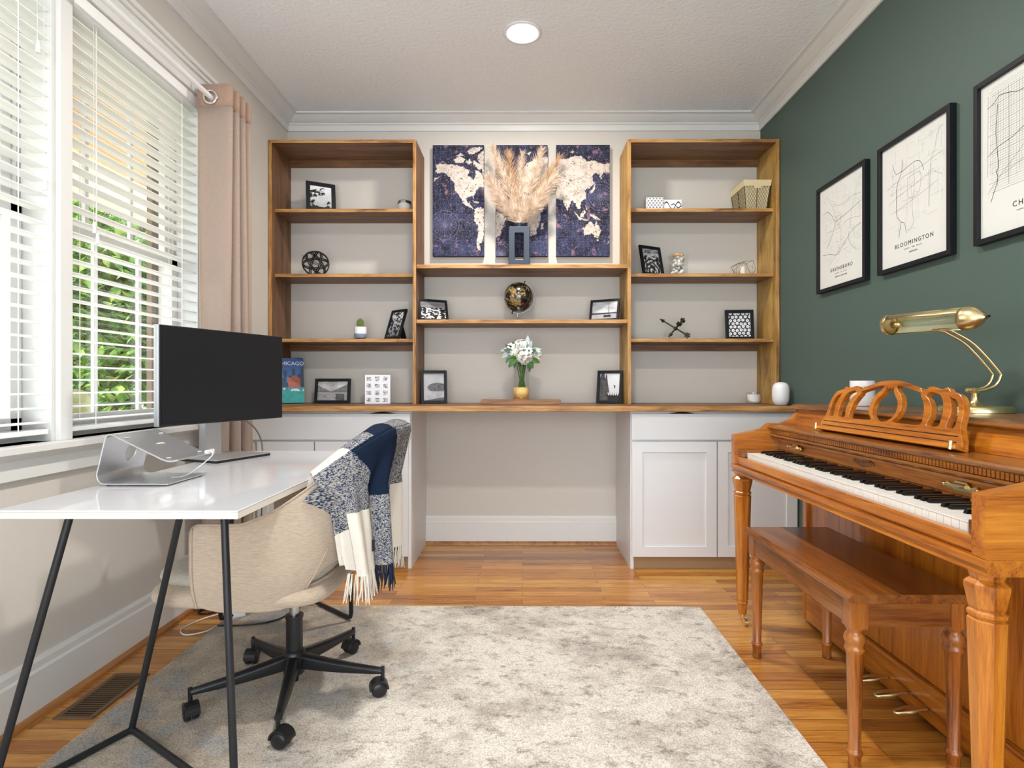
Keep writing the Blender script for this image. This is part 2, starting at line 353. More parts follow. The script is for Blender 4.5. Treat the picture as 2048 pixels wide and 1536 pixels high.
    def build(s, name, mats, parent=None, bevel=0.0, seg=2, local=False, solid=0.0, subsurf=0, recalc=True, label=None):
        me = bpy.data.meshes.new(name)
        inv = None
        if parent is not None and not local:
            inv = world_of(parent).inverted()
        V = [tuple(inv @ Vector(v)) for v in s.v] if inv is not None else s.v
        me.from_pydata(V, [], s.f)
        for p, mi, sm in zip(me.polygons, s.m, s.sm): p.material_index = mi; p.use_smooth = sm
        if not isinstance(mats, (list, tuple)): mats = [mats]
        for m in mats: me.materials.append(m)
        if recalc:
            bm = bmesh.new(); bm.from_mesh(me); bmesh.ops.recalc_face_normals(bm, faces=bm.faces); bm.to_mesh(me); bm.free()
        me.update()
        o = bpy.data.objects.new(name, me); COL.objects.link(o)
        if parent is not None: o.parent = parent
        if bevel:
            md = o.modifiers.new('bevel', 'BEVEL'); md.width = bevel; md.segments = seg; md.limit_method = 'ANGLE'; md.angle_limit = rad(35)
        if solid:
            md = o.modifiers.new('solid', 'SOLIDIFY'); md.thickness = solid; md.offset = 0
        if subsurf:
            md = o.modifiers.new('sub', 'SUBSURF'); md.levels = subsurf; md.render_levels = subsurf
        if label: o['label'] = label
        return o
def world_of(o):
    m = o.matrix_basis.copy()
    if o.parent is not None: return world_of(o.parent) @ m
    return m
def tag(o, label=None, cat=None, group=None, kind=None):
    if label: o['label'] = label
    if cat: o['category'] = cat
    if group: o['group'] = group
    if kind: o['kind'] = kind
    return o
def thing(name, loc, label, cat, group=None, rz=0.0):
    o = bpy.data.objects.new(name, None); COL.objects.link(o); o.empty_display_size = 0.05
    o.location = loc; o.rotation_euler = (0, 0, rz)
    return tag(o, label, cat, group)
def struct(o): o['kind'] = 'structure'; return o
def text_mb(mb, txt, size, T, mi=0, depth=0.0003, align='CENTER', spacing=1.0):
    c = bpy.data.curves.new('t', 'FONT'); c.body = txt; c.size = size; c.align_x = align; c.align_y = 'CENTER'; c.extrude = depth; c.space_character = spacing; c.resolution_u = 3
    o = bpy.data.objects.new('t', c); COL.objects.link(o)
    dg = bpy.context.evaluated_depsgraph_get(); dg.update()
    me = bpy.data.meshes.new_from_object(o.evaluated_get(dg))
    mb.add([v.co for v in me.vertices], [tuple(p.vertices) for p in me.polygons], mi, False, T)
    bpy.data.objects.remove(o); bpy.data.curves.remove(c); bpy.data.meshes.remove(me)
def curve_plate(mb, outlines, T, depth, mi=0, bev=0.0):
    # flat plate with holes from closed 2D outlines
    c = bpy.data.curves.new('c', 'CURVE'); c.dimensions = '2D'; c.fill_mode = 'BOTH'; c.extrude = depth/2; c.bevel_depth = bev; c.bevel_resolution = 1
    for ol in outlines:
        sp = c.splines.new('POLY'); sp.points.add(len(ol)-1)
        for k, (x, y) in enumerate(ol): sp.points[k].co = (x, y, 0, 1)
        sp.use_cyclic_u = True
    o = bpy.data.objects.new('c', c); COL.objects.link(o)
    dg = bpy.context.evaluated_depsgraph_get(); dg.update()
    me = bpy.data.meshes.new_from_object(o.evaluated_get(dg))
    mb.add([v.co for v in me.vertices], [tuple(p.vertices) for p in me.polygons], mi, False, T)
    bpy.data.objects.remove(o); bpy.data.curves.remove(c); bpy.data.meshes.remove(me)
# numpy value noise and painted grids (flat printed pictures)
_rs = np.random.RandomState(3); _tab = _rs.rand(256, 256)
def vnoise(x, y):
    xi = np.floor(x).astype(int); yi = np.floor(y).astype(int); fx = x-xi; fy = y-yi
    fx = fx*fx*(3-2*fx); fy = fy*fy*(3-2*fy)
    g = lambda a, b: _tab[a % 256, b % 256]
    return (g(xi, yi)*(1-fx)+g(xi+1, yi)*fx)*(1-fy)+(g(xi, yi+1)*(1-fx)+g(xi+1, yi+1)*fx)*fy
def fbm(x, y, o=4):
    s = 0; a = 0.5; t = 0
    for k in range(o): s = s+a*vnoise(x*2**k+17*k, y*2**k+31*k); t += a; a *= 0.55
    return s/t
def inpoly(X, Y, poly):
    c = np.zeros(X.shape, bool); n = len(poly); j = n-1
    for i in range(n):
        xi, yi = poly[i]; xj, yj = poly[j]
        with np.errstate(divide='ignore', invalid='ignore'):
            t = ((yi > Y) != (yj > Y)) & (X < (xj-xi)*(Y-yi)/((yj-yi) if yj != yi else 1e-9)+xi)
        c ^= t; j = i
    return c
def lerp(a, b, t): return a[None, None, :]*(1-t[..., None])+b[None, None, :]*t[..., None]
def painted(name, fnP, nx, ny, fnC, material, parent=None, smooth=False, local=False, solid=0.0, label=None):
    """grid nx*ny; fnP(u,v)->xyz arrays; fnC(u,v)->rgb(ny+1,nx+1,3) in linear"""
    u, v = np.meshgrid(np.linspace(0, 1, nx+1), np.linspace(0, 1, ny+1))
    P = np.stack(fnP(u, v), -1).reshape(-1, 3)
    if parent is not None and not local:
        inv = np.array(world_of(parent).inverted()); P = P @ inv[:3, :3].T+inv[:3, 3]
    idx = np.arange((nx+1)*(ny+1)).reshape(ny+1, nx+1)
    F = np.stack([idx[:-1, :-1], idx[:-1, 1:], idx[1:, 1:], idx[1:, :-1]], -1).reshape(-1, 4)
    me = bpy.data.meshes.new(name); me.from_pydata(P.tolist(), [], F.tolist())
    me.polygons.foreach_set('use_smooth', [smooth]*len(me.polygons))
    C = np.clip(fnC(u, v), 0, 1).reshape(-1, 3); C = np.concatenate([C, np.ones((len(C), 1))], 1)
    a = me.color_attributes.new('Col', 'FLOAT_COLOR', 'POINT'); a.data.foreach_set('color', C.astype(np.float32).ravel())
    me.materials.append(material); me.update()
    o = bpy.data.objects.new(name, me); COL.objects.link(o)
    if parent is not None: o.parent = parent
    if solid: md = o.modifiers.new('solid', 'SOLIDIFY'); md.thickness = solid; md.offset = 0
    if label: o['label'] = label
    return o
M['print'] = vcol_mat('printed_photo', 0.45, 0.4)
M['canvas'] = vcol_mat('printed_canvas', 0.8, 0.2, bump=0.15, bscale=700)
M['weave'] = vcol_mat('woven_wool', 0.95, 0.1, bump=0.3, bscale=350)

# ------------------------------------------------------------------ room shell
XL, XR, YB, ZC, YR = -1.515, 1.528, 3.70, 2.74, -1.6
struct(MB().box((XL-0.19, YR, -0.08), (XR+0.12, YB+0.12, 0)).build('floor', M['floor']))
struct(MB().box((XL-0.19, YR, ZC), (XR+0.12, YB+0.12, ZC+0.1)).build('ceiling', M['ceiling']))
struct(MB().box((XL-0.19, YB, 0), (XR+0.12, YB+0.12, ZC)).build('wall_back', M['wall']))
struct(MB().box((XL-0.19, YR-0.12, 2.12), (XR+0.12, YR, ZC)).build('added_rear_header', M['wall']))  # unseen header added to cut steep sky light on floor and desk
struct(MB().box((XR, YR, 0), (XR+0.12, YB, ZC)).build('wall_right', M['green']))
W1 = (1.909, 2.69); W2 = (1.06, 1.857); ZS, ZH = 0.845, 2.36
wl_ = MB()
wl_.box((XL-0.19, YR, 0), (XL, YB, ZS)).box((XL-0.19, YR, ZH), (XL, YB, ZC))
wl_.box((XL-0.19, YR, ZS), (XL, W2[0], ZH)).box((XL-0.19, W2[1], ZS), (XL, W1[0], ZH)).box((XL-0.19, W1[1], ZS), (XL, YB, ZH))
struct(wl_.build('wall_left', M['wall']))
crown = [(0, 2.652), (0.010, 2.652), (0.014, 2.686), (0.022, 2.690), (0.023, 2.698), (0.027, 2.700), (0.036, 2.702), (0.050, 2.709), (0.064, 2.718), (0.075, 2.727), (0.080, 2.729), (0.096, 2.730), (0.096, 2.7401), (0, 2.7401)]
struct(MB().prism([(XL+p, z) for p, z in crown], YR, YB, 'Y').build('trim_1', M['trim']))
struct(MB().prism([(XR-p, z) for p, z in crown], YR, YB, 'Y').build('trim_2', M['trim']))
struct(MB().prism([(YB-p, z) for p, z in crown], XL, XR, 'X').build('trim_3', M['trim']))
bb = [(0, 0), (0.018, 0), (0.018, 0.140), (0.013, 0.148), (0.013, 0.168), (0.008, 0.180), (0, 0.180)]
shoe = [(0.018, 0), (0.037, 0), (0.035, 0.010), (0.030, 0.016), (0.018, 0.020)]
struct(MB().prism([(XL+p, z) for p, z in bb], YR, 3.17, 'Y').build('baseboard_left', M['trim']))
struct(MB().prism([(XL+p, z) for p, z in shoe], YR, 3.17, 'Y').build('trim_4', M['shoe']))
b_ = MB().prism([(YB-p, z) for p, z in bb], -0.619, 0.600, 'X')
for x in (-0.50, -0.10, 0.30):
    for z in (0.035, 0.115): b_.cyl((x, YB-0.0182, z), (x, YB-0.0190, z), 0.0022, n=8, mi=1)
struct(b_.build('baseboard_back', [M['trim'], M['toekick']]))
struct(MB().prism([(YB-p, z) for p, z in shoe], -0.619, 0.600, 'X').build('trim_5', M['shoe']))
# window casing, stool and apron shared by both windows
c_ = MB()
c_.box((XL, W2[1], ZS), (XL+0.018, W1[0], ZH-0.02))
c_.box((XL, W1[1], ZS), (XL+0.018, W1[1]+0.085, 2.36)).box((XL, W2[0]-0.085, ZS), (XL+0.018, W2[0], 2.36))
c_.box((XL, W2[0]-0.085, 2.36), (XL+0.020, W1[1]+0.085, 2.45)).box((XL, W2[0]-0.095, 2.45), (XL+0.032, W1[1]+0.095, 2.468)).box((XL, W2[0]-0.105, 2.468), (XL+0.045, W1[1]+0.105, 2.487))
struct(c_.build('trim_6', M['trim'], bevel=0.002))
s_ = MB().box((XL-0.075, W2[0]-0.10, ZS-0.022), (XL+0.055, W1[1]+0.10, ZS)).prism([(XL, 0.742), (XL+0.018, 0.742), (XL+0.018, 0.800), (XL+0.034, 0.823), (XL, 0.823)], W2[0]-0.085, W1[1]+0.085, 'Y')
struct(s_.build('trim_7', M['trim'], bevel=0.002))
M['liner'] = mat('grey_jamb_track', s2l(168, 168, 166), 0.5)
M['extwood'] = mat('exterior_brown_trim', s2l(120, 98, 76), 0.7, var=0.1, vscale=30)
def window(name, y0, y1):
    w = bpy.data.objects.new(name, None); COL.objects.link(w); w.location = (XL-0.12, (y0+y1)/2, ZS); struct(w)
    j = MB()
    t = 0.012
    j.box((XL-0.185, y0, ZS), (XL-0.001, y0+t, ZH)).box((XL-0.185, y1-t, ZS), (XL-0.001, y1, ZH)).box((XL-0.185, y0, ZH-t), (XL-0.001, y1, ZH)).box((XL-0.185, y0, ZS), (XL-0.078, y1, ZS+0.015))
    j.build('window_frame', M['trim'], w)
    tr = MB()
    for x in (XL-0.105, XL-0.138): tr.box((x-0.007, y1-t-0.003, ZS+0.02), (x+0.004, y1-t+0.001, ZH-t))
    tr.build('jamb_track', M['liner'], w)
    MB().box((XL-0.215, y1-0.05, ZS-0.03), (XL-0.192, y1+0.06, ZH+0.05)).box((XL-0.215, y0-0.06, ZS-0.03), (XL-0.192, y0+0.03, ZH+0.05)).box((XL-0.215, y0-0.06, ZH-0.02), (XL-0.192, y1+0.06, ZH+0.06)).build('outer_casing', M['extwood'], w)
    a, b = y0+t+0.003, y1-t-0.003
    for nm, xo, z0, z1, st in (('lower_sash', XL-0.108, ZS+0.016, 1.612, 0.042), ('upper_sash', XL-0.143, 1.570, ZH-t, 0.038)):
        s = MB(); x0, x1 = xo-0.014, xo+0.014
        s.box((x0, a, z0), (x1, a+st, z1)).box((x0, b-st, z0), (x1, b, z1)).box((x0, a, z0), (x1, b, z0+(0.06 if nm[0] == 'l' else 0.036))).box((x0, a, z1-0.038), (x1, b, z1))
        so = s.build(nm, M['trim'], w, bevel=0.002)
        for k in (1, 2):
            y = a+(b-a)*k/3; MB().box((xo-0.008, y-0.009, z0+0.03), (xo+0.006, y+0.009, z1-0.03)).build('muntin', M['trim'], so)
        MB().box((xo-0.011, a+0.02, z0+0.02), (xo-0.008, b-0.02, z1-0.02)).build('glass', M['glassw'], so)
    return w
window('window_1', *W1); window('window_2', *W2)
def blind(y0, y1, label, cords):
    t = thing('window_blind', (XL-0.03, (y0+y1)/2, 2.29), label, 'blind', 'white slatted window blinds')
    MB().box((XL-0.045, y0+0.003, 2.295), (XL+0.012, y1-0.003, 2.353)).build('headrail', M['blind'], t, bevel=0.002)
    s = MB(); z = 0.905; x0, x1 = XL-0.060, XL-0.004
    while z < 2.285:
        prof = [(x0, z-0.0015), (x0+0.025, z+0.0008), (x1, z-0.0015), (x1, z+0.0015), (x0+0.025, z+0.0038), (x0, z+0.0015)]
        s.prism(prof, y0+0.006, y1-0.006, 'Y', smooth=False); z += 0.0455
    s.build('slats', M['blind'], t)
    MB().box((x0, y0+0.006, 0.868), (x1, y1-0.006, 0.884)).build('bottom_rail', M['blind'], t, bevel=0.003)
    ys = [y0+0.12, y1-0.12]
    l = MB()
    for y in ys:
        for x in (x0-0.001, x1+0.001): l.box((x-0.0008, y-0.0014, 0.88), (x+0.0008, y+0.0014, 2.30))
    l.build('ladder_cord', M['blind'], t)
    for (y, zz) in cords:
        c = MB().tube([(x1+0.008, y, 2.30), (x1+0.008, y, zz)], 0.0012, 6).build('pull_cord', M['cable_w'], t)
        MB().lathe([(0.003, 0.0), (0.0045, -0.004), (0.007, -0.035), (0.006, -0.04)], (x1+0.010, y, zz), 12).build('tassel', M['white'], c)
    return t
blind(W1[0]+0.012, W1[1]-0.012, 'white slatted blind in the full window beside the curtain', [(2.02, 1.60), (2.035, 1.565)])
blind(W2[0]+0.012, W2[1]-0.012, 'white slatted blind in the window cut off by the left edge of the photo', [(1.81, 1.68), (1.785, 2.10)])
# curtain and rod
rod = thing('curtain_rod', (XL+0.105, 2.0, 2.325), 'white curtain rod running above the windows', 'curtain rod')
MB().cyl((XL+0.105, 0.9, 2.325), (XL+0.105, 2.84, 2.325), 0.0115, n=20).build('rod', M['white'], rod)
MB().ball((XL+0.105, 2.855, 2.325), 0.02).build('finial', M['white'], rod)
for y in (0.98, 2.80): MB().box((XL+0.001, y-0.012, 2.295), (XL+0.006, y+0.012, 2.355)).box((XL+0.004, y-0.005, 2.307), (XL+0.112, y+0.005, 2.314)).build('bracket', M['white'], rod)
cur = thing('curtain', (XL+0.12, 2.68, 0.012), 'sheer beige grommet curtain hanging gathered at the right side of the window', 'curtain')
def cpt(u, v):
    n = 3.5
    z = 0.012+v*2.375
    low = 1-v
    X = -1.392-0.073*math.cos(2*PI*n*u/1.0)*(1-0.35*low*math.sin(5*u+1)) + 0.006*math.sin(9*u*PI+3*v)*low
    Y = 2.585+0.20*u*(1+0.12*low)+0.010*math.sin(2*PI*n*u*2)
    if u < 1/14: Y -= 0.0
    X = max(X, -1.49)
    return (X, Y, z)
MB().grid(lambda u, v: cpt(u, v*0.958), 140, 30).build('fabric', M['curtain'], cur, solid=0.0016)
MB().grid(lambda u, v: cpt(u, 0.958+0.042*v), 140, 3).build('heading_band', M['heading'], cur, solid=0.0030)
g = MB()
g.tube([(XL+0.105+0.029*math.cos(a), 2.592, 2.325+0.029*math.sin(a)) for a in [2*PI*k/32 for k in range(32)]], 0.006, 8, closed=True)
g.build('grommet', M['chrome'], cur)

# ------------------------------------------------------------------ outside
M['lawn'] = mat('lawn', s2l(92, 106, 66), 0.9, var=0.4, vscale=3)
M['mulch'] = mat('mulch', s2l(110, 88, 72), 0.95, var=0.4, vscale=12)
M['road'] = mat('driveway', s2l(150, 155, 165), 0.9)
M['porchwood'] = wood('porch_ceiling_boards', s2l(150, 104, 60), s2l(190, 140, 84), s2l(206, 160, 104), axis='Y', rough=0.5)
M['cream'] = mat('cream_beam', s2l(226, 214, 176), 0.6)
M['porchfloor'] = mat('porch_floor', s2l(228, 228, 226), 0.8)
M['bark'] = mat('bark', s2l(92, 74, 58), 0.9, var=0.3, vscale=20)
struct(MB().box((-60, -20, -0.62), (-3.2, 60, -0.55)).build('ground_lawn', M['lawn']))
struct(MB().box((-14, 3.0, -0.55), (-3.4, 11.5, -0.53)).build('ground_mulch', M['mulch']))
struct(MB().box((-46, 16, -0.55), (-3.4, 26, -0.53)).build('ground_driveway', M['road']))
struct(MB().box((-3.15, -4, -0.25), (XL-0.22, 9, -0.12)).build('porch_floor', M['porchfloor']))
struct(MB().box((-3.25, -4, 2.62), (XL-0.22, 9, 2.70)).build('porch_ceiling', M['porchwood']))
struct(MB().box((-3.25, -4, 2.42), (-3.05, 9, 2.62)).build('porch_beam', M['cream']))
def leafmat(name, a, b, c):
    m, nt, bs = new_mat(name); L = nt.links
    oi = N(nt, 'ShaderNodeTexCoord'); n = N(nt, 'ShaderNodeTexNoise', Scale=9.0, Detail=5.0); L.new(oi.outputs['Object'], n.inputs['Vector'])
    r = ramp(nt, [(0.35, a), (0.5, b), (0.66, c)]); L.new(n.outputs['Fac'], r.inputs['Fac']); L.new(r.outputs['Color'], bs.inputs['Base Color'])
    bs.inputs['Roughness'].default_value = 0.5
    t = N(nt, 'ShaderNodeBsdfTranslucent'); L.new(r.outputs['Color'], t.inputs['Color'])
    mx = N(nt, 'ShaderNodeMixShader'); mx.inputs[0].default_value = 0.4; L.new(bs.outputs[0], mx.inputs[1]); L.new(t.outputs[0], mx.inputs[2])
    L.new(mx.outputs[0], nt.nodes['Material Output'].inputs['Surface'])
    return m
LM = [leafmat('maple_leaves', s2l(52, 90, 36), s2l(94, 138, 56), s2l(168, 184, 100)),
      leafmat('dark_leaves', s2l(36, 60, 36), s2l(64, 92, 54), s2l(124, 132, 88)),
      leafmat('mixed_leaves', s2l(56, 86, 46), s2l(124, 128, 72), s2l(168, 124, 92))]
def tree(loc, rx, rz, zc, nleaf, lm, label, name='leafy_tree', ls=0.10, cat_='tree', trunk=0.08, seed=1):
    R = random.Random(seed)
    t = thing(name, loc, label, cat_, 'trees and shrubs seen through the windows')
    b = MB(); h = zc+loc[2]
    x, y, z0 = loc
    b.tube([(x, y, z0), (x+0.05, y, z0+(zc)*0.5), (x-0.03, y+0.03, z0+zc)], trunk, 10, radii=[trunk*1.3, trunk, trunk*0.6])
    for k in range(5):
        a = 2*PI*k/5; b.tube([(x, y, z0+zc*0.45), (x+rx*0.6*math.cos(a), y+rx*0.6*math.sin(a), z0+zc+rz*0.3*math.sin(k))], trunk*0.4, 6, radii=[trunk*0.5, trunk*0.15])
    b.build('trunk', M['bark'], t)
    f = MB()
    blobs = [((R.uniform(-0.6, 0.6)*rx, R.uniform(-0.6, 0.6)*rx, R.uniform(-0.65, 0.65)*rz), R.uniform(0.35, 0.6)) for _ in range(14)]
    for _ in range(nleaf):
        c, s = R.choice(blobs)
        d = Vector((R.gauss(0, 1), R.gauss(0, 1), R.gauss(0, 1))).normalized()*R.uniform(0.75, 1.0)
        p = Vector((x+c[0]+d.x*rx*s, y+c[1]+d.y*rx*s, z0+zc+c[2]+d.z*rz*s))
        if p.z < z0+0.02: p.z = z0+0.02+R.random()*0.2
        q = Matrix.Translation(p) @ Matrix.Rotation(R.uniform(0, 6.28), 4, 'Z') @ Matrix.Rotation(R.uniform(-1, 1), 4, 'X')
        l = ls*R.uniform(0.6, 1.3)
        f.add([(0, -l, 0), (l*0.55, 0, l*0.12), (0, l, 0), (-l*0.55, 0, l*0.12)], [(0, 1, 2, 3)], 0, False, q)
    f.build('foliage', LM[lm], t, recalc=False)
    return t
tree((-4.6, 6.6, -0.55), 1.25, 1.5, 2.3, 7000, 0, 'bright green maple nearest the right window', 'maple_tree', 0.085, seed=3)
tree((-6.3, 6.9, -0.55), 0.75, 1.1, 1.5, 4500, 1, 'dark green shrub left of the bright maple', 'evergreen_shrub', 0.07, seed=4)
tree((-8.6, 9.6, -0.55), 1.4, 1.9, 2.7, 4500, 0, 'bright leafy tree seen through the left window', 'leafy_tree', 0.10, seed=5)
tree((-9.5, 13.2, -0.55), 2.8, 3.0, 3.4, 6000, 2, 'far tree with reddish leaves behind the maple', 'leafy_tree', 0.18, trunk=0.18, seed=6)
tree((-16.5, 17.5, -0.55), 3.0, 3.4, 3.8, 6000, 1, 'far dark tree at the left behind the others', 'leafy_tree', 0.20, trunk=0.2, seed=7)
tree((-5.1, 11.0, -0.55), 2.0, 2.4, 2.9, 5000, 1, 'tall dark green tree at the right behind the maple', 'leafy_tree', 0.15, trunk=0.15, seed=8)
tree((-3.95, 4.9, -0.55), 0.45, 0.42, 0.50, 2600, 1, 'low dark shrub at the foot of the maple', 'low_shrub', 0.05, 'shrub', 0.03, seed=11)
tree((-5.9, 8.7, -0.55), 0.8, 0.55, 0.62, 2600, 2, 'low reddish shrub behind the maple trunk', 'low_shrub', 0.06, 'shrub', 0.03, seed=12)
tree((-5.55, 5.6, -0.55), 0.6, 0.40, 0.50, 2200, 0, 'low bright shrub seen at the left edge of the right window', 'low_shrub', 0.05, 'shrub', 0.03, seed=13)
pc = thing('patio_chair', (-2.58, 2.98, -0.12), 'olive rounded patio chair on the porch seen through the blind', 'chair')
M['olive'] = mat('olive_weave', s2l(80, 84, 48), 0.8, bump=0.3, bscale=90)
MB().grid(lambda u, v: (-2.58+0.28*math.cos(rad(-20+220*u)), 2.98+0.28*math.sin(rad(-20+220*u)), 0.32+(0.80*v if False else v*(0.38+0.30*math.sin(PI*u)))), 24, 8).build('backrest', M['olive'], pc, solid=0.03)
MB().lathe([(0.0, 0.0), (0.26, 0.0), (0.27, 0.04), (0.25, 0.08), (0.0, 0.09)], (-2.58, 2.98, 0.28), 24).build('seat', M['olive'], pc)
for sx in (-1, 1):
    for sy in (-1, 1): MB().cyl((-2.58+sx*0.19, 2.98+sy*0.19, -0.12), (-2.58+sx*0.17, 2.98+sy*0.17, 0.29), 0.014).build('leg', M['blackmetal'], pc)

# ------------------------------------------------------------------ ceiling lights
def can(y, label):
    t = thing('ceiling_light', (0, y, 2.74), label, 'ceiling light', 'recessed ceiling lights')
    MB().lathe([(0.078, -0.001), (0.094, -0.001), (0.094, -0.004), (0.088, -0.008), (0.076, -0.007), (0.074, -0.002)], (0, y, 2.74), 40, capb=False, capt=False).build('trim_ring', M['white'], t)
    MB().lathe([(0.0, -0.004), (0.04, -0.0045), (0.075, -0.003)], (0, y, 2.74), 32, capb=False, capt=False).build('lens', M['lens'], t)
can(2.80, 'round recessed ceiling light glowing above the shelves')
can(1.15, 'round recessed ceiling light nearer the camera')

# ------------------------------------------------------------------ built-in: cabinets, worktop, bookcases, wall shelves
YF = 3.18
def cabinet(x0, x1, doors, label, open_side, slot):
    t = thing('base_cabinet', ((x0+x1)/2, 3.44, 0), label, 'cabinet', 'white base cabinets under the worktop')
    b = MB().box((x0, YF+0.02, 0.0), (x0+0.018, YB-0.001, 0.874)).box((x1-0.018, YF+0.02, 0.0), (x1, YB-0.001, 0.874)).box((x0+0.018, YF+0.03, 0.068), (x1-0.018, YB-0.001, 0.086)).box((x0+0.018, YB-0.02, 0.086), (x1-0.018, YB-0.001, 0.874)).box((x0+0.018, YF+0.021, 0.84), (x1-0.018, YF+0.04, 0.874)).box((x0+0.018, YF+0.021, 0.70), (x1-0.018, YF+0.04, 0.722)).box((x0+0.018, YF+0.03, 0.09), (x1-0.018, YF+0.035, 0.70))
    b.build('body', M['cab'], t)
    MB().box((x0+0.0185, YF+0.022, 0.0), (x1-0.0185, YF+0.034, 0.066)).build('toe_kick', M['toekick'], t)
    MB().box((x0+0.003, YF, 0.718), (x1-0.003, YF+0.019, 0.862)).build('drawer', M['cab'], t, bevel=0.0015)
    for a, c in doors:
        d = MB(); r = 0.057
        d.box((a, YF+0.008, 0.072), (c, YF+0.019, 0.708))
        d.box((a, YF, 0.072), (a+r, YF+0.008, 0.708)).box((c-r, YF, 0.072), (c, YF+0.008, 0.708)).box((a+r, YF, 0.072), (c-r, YF+0.008, 0.072+r)).box((a+r, YF, 0.708-r), (c-r, YF+0.008, 0.708))
        d.build('door', M['cab'], t)
    if slot:
        s = MB(); xc = slot; prof = [(xc-0.07, 0.8625)]+[(xc-0.07+0.14*k/12, 0.8625+0.010*math.sin(PI*k/12)) for k in range(1, 12)]+[(xc+0.07, 0.8625)]
        s.prism(prof, YF+0.004, YF+0.0215, 'Y'); s.build('finger_pull', M['ventdark'], t)
    return t
cabinet(-1.510, -0.619, [(-1.470, -1.155), (-1.149, -0.634)], 'white base cabinet at the left behind the desk', 'R', -0.78)
cabinet(0.600, 1.524, [(0.606, 1.073), (1.079, 1.518)], 'white base cabinet at the right beside the piano', 'L', 0.885)
wt = MB().box((-1.512, 3.145, 0.876), (1.525, YB-0.001, 0.906), front=1)
tag(wt.build('worktop', [M['shelf'], M['edge']], bevel=0.003), 'long stained wood worktop spanning both white cabinets', 'worktop')
YS, YSH = 3.414, 3.455
def bookcase(x0, x1, label, sp='shelfv'):
    t = thing('bookcase', ((x0+x1)/2, 3.55, 0.9065), label, 'bookcase', 'stained wood bookcases on the worktop')
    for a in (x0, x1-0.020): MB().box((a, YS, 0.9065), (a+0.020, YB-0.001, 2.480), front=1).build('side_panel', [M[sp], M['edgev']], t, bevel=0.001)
    MB().box((x0+0.020, YS, 2.460), (x1-0.020, YB-0.001, 2.480), front=1).build('top_panel', [M['shelf'], M['edge']], t, bevel=0.001)
    for z in (2.081, 1.691, 1.299): MB().box((x0+0.020, YSH, z-0.020), (x1-0.020, YB-0.001, z), front=1).build('shelf', [M['shelf'], M['edge']], t, bevel=0.001)
    for z in (2.460, 1.279): MB().box((x0+0.020, YB-0.020, z-0.042), (x1-0.020, YB-0.001, z)).build('back_rail', M['shelf'], t)
bookcase(-1.511, -0.632, 'tall stained wood bookcase next to the curtain')
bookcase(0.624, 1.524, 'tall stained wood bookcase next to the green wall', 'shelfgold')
for z, lb in ((1.737, 'long stained wood shelf under the map canvases'), (1.410, 'long stained wood shelf carrying the black globe')):
    tag(MB().box((-0.631, YS+0.002, z-0.022), (0.623, YB-0.001, z), front=1).build('wall_shelf', [M['shelf'], M['edge']], bevel=0.001), lb, 'shelf', 'long shelves between the bookcases')

# ------------------------------------------------------------------ rug, vent
rg = MB().box((-1.290, -0.45, 0.0), (0.812, 2.635, 0.011))
tag(rg.build('area_rug', M['rug'], bevel=0.004), 'large cream and grey distressed area rug on the oak floor', 'rug')
v = thing('floor_vent', (-1.38, 1.89, 0), 'bronze slotted floor register beside the left baseboard', 'floor vent')
MB().box((-1.440, 1.755, 0.0), (-1.318, 1.770, 0.005)).box((-1.440, 2.015, 0.0), (-1.318, 2.030, 0.005)).box((-1.440, 1.770, 0.0), (-1.424, 2.015, 0.005)).box((-1.334, 1.770, 0.0), (-1.318, 2.015, 0.005)).build('rim', M['vent'], v, bevel=0.001)
MB().box((-1.424, 1.770, 0.0), (-1.334, 2.015, 0.0012)).build('backing', M['ventdark'], v)
l = MB()
for k in range(19): l.box((-1.424, 1.775+k*0.0128, 0.001), (-1.334, 1.7785+k*0.0128, 0.004))
l.build('louvres', M['vent'], v)

# ------------------------------------------------------------------ desk
ZD = 0.730
dk = thing('desk', (-0.96, 1.955, 0), 'white gloss desk on black metal trestle legs by the window', 'desk')
MB().box((-1.250, 1.353, ZD-0.0045), (-0.671, 2.556, ZD)).build('desktop', M['desk'], dk, bevel=0.0015)
MB().box((-1.2495, 1.3535, ZD-0.0200), (-0.6715, 2.5555, ZD-0.0045)).build('underside_panel', M['deskedge'], dk)
for y0 in (0.0, 1.08):
    s = MB(); r = 0.0092
    F1 = (-1.277, 1.368+y0, 0.021); F2 = (-0.690, 1.378+y0, 0.021); A = (-1.139, 1.673+y0, 0.021)
    if y0: F2 = (-0.735, 2.465, 0.021); F1 = (-1.290, 2.445, 0.021); A = (-1.13, 2.80, 0.021)
    F1 = (F1[0], F1[1], 0.0212); F2 = (F2[0], F2[1], 0.0212); A = (A[0], A[1], 0.0212 if not y0 else 0.0212)
    T1 = (-1.141, 1.45+y0, ZD-0.021); T2 = (-0.754, 1.45+y0, ZD-0.021); TB = (-0.917, 1.55+y0*0.92, ZD-0.021)
    if y0: T1 = (-1.20, 2.43, ZD-0.021); T2 = (-0.735, 2.44, ZD-0.021); TB = (-0.94, 2.48, ZD-0.021)
    def rc(P, Q, R_, d=0.025):
        P, Q, R_ = Vector(P), Vector(Q), Vector(R_); a = Q+(P-Q).normalized()*d; b = Q+(R_-Q).normalized()*d
        return [a, (a+b+2*Q)/4, b]
    s.tube([T1]+rc(T1, F1, A)+rc(F1, A, F2, 0.012)+rc(A, F2, T2)+[T2], r, 12)
    s.tube([TB, (A[0], A[1], A[2]+0.005)], r, 12)
    s.build('trestle', M['blackmetal'], dk)
    p = MB()
    for q in (T1, T2, TB): p.box((q[0]-0.035, q[1]-0.03, ZD-0.0235), (q[0]+0.035, q[1]+0.03, ZD-0.0202))
    p.build('mounting_plate', M['blackmetal'], dk)

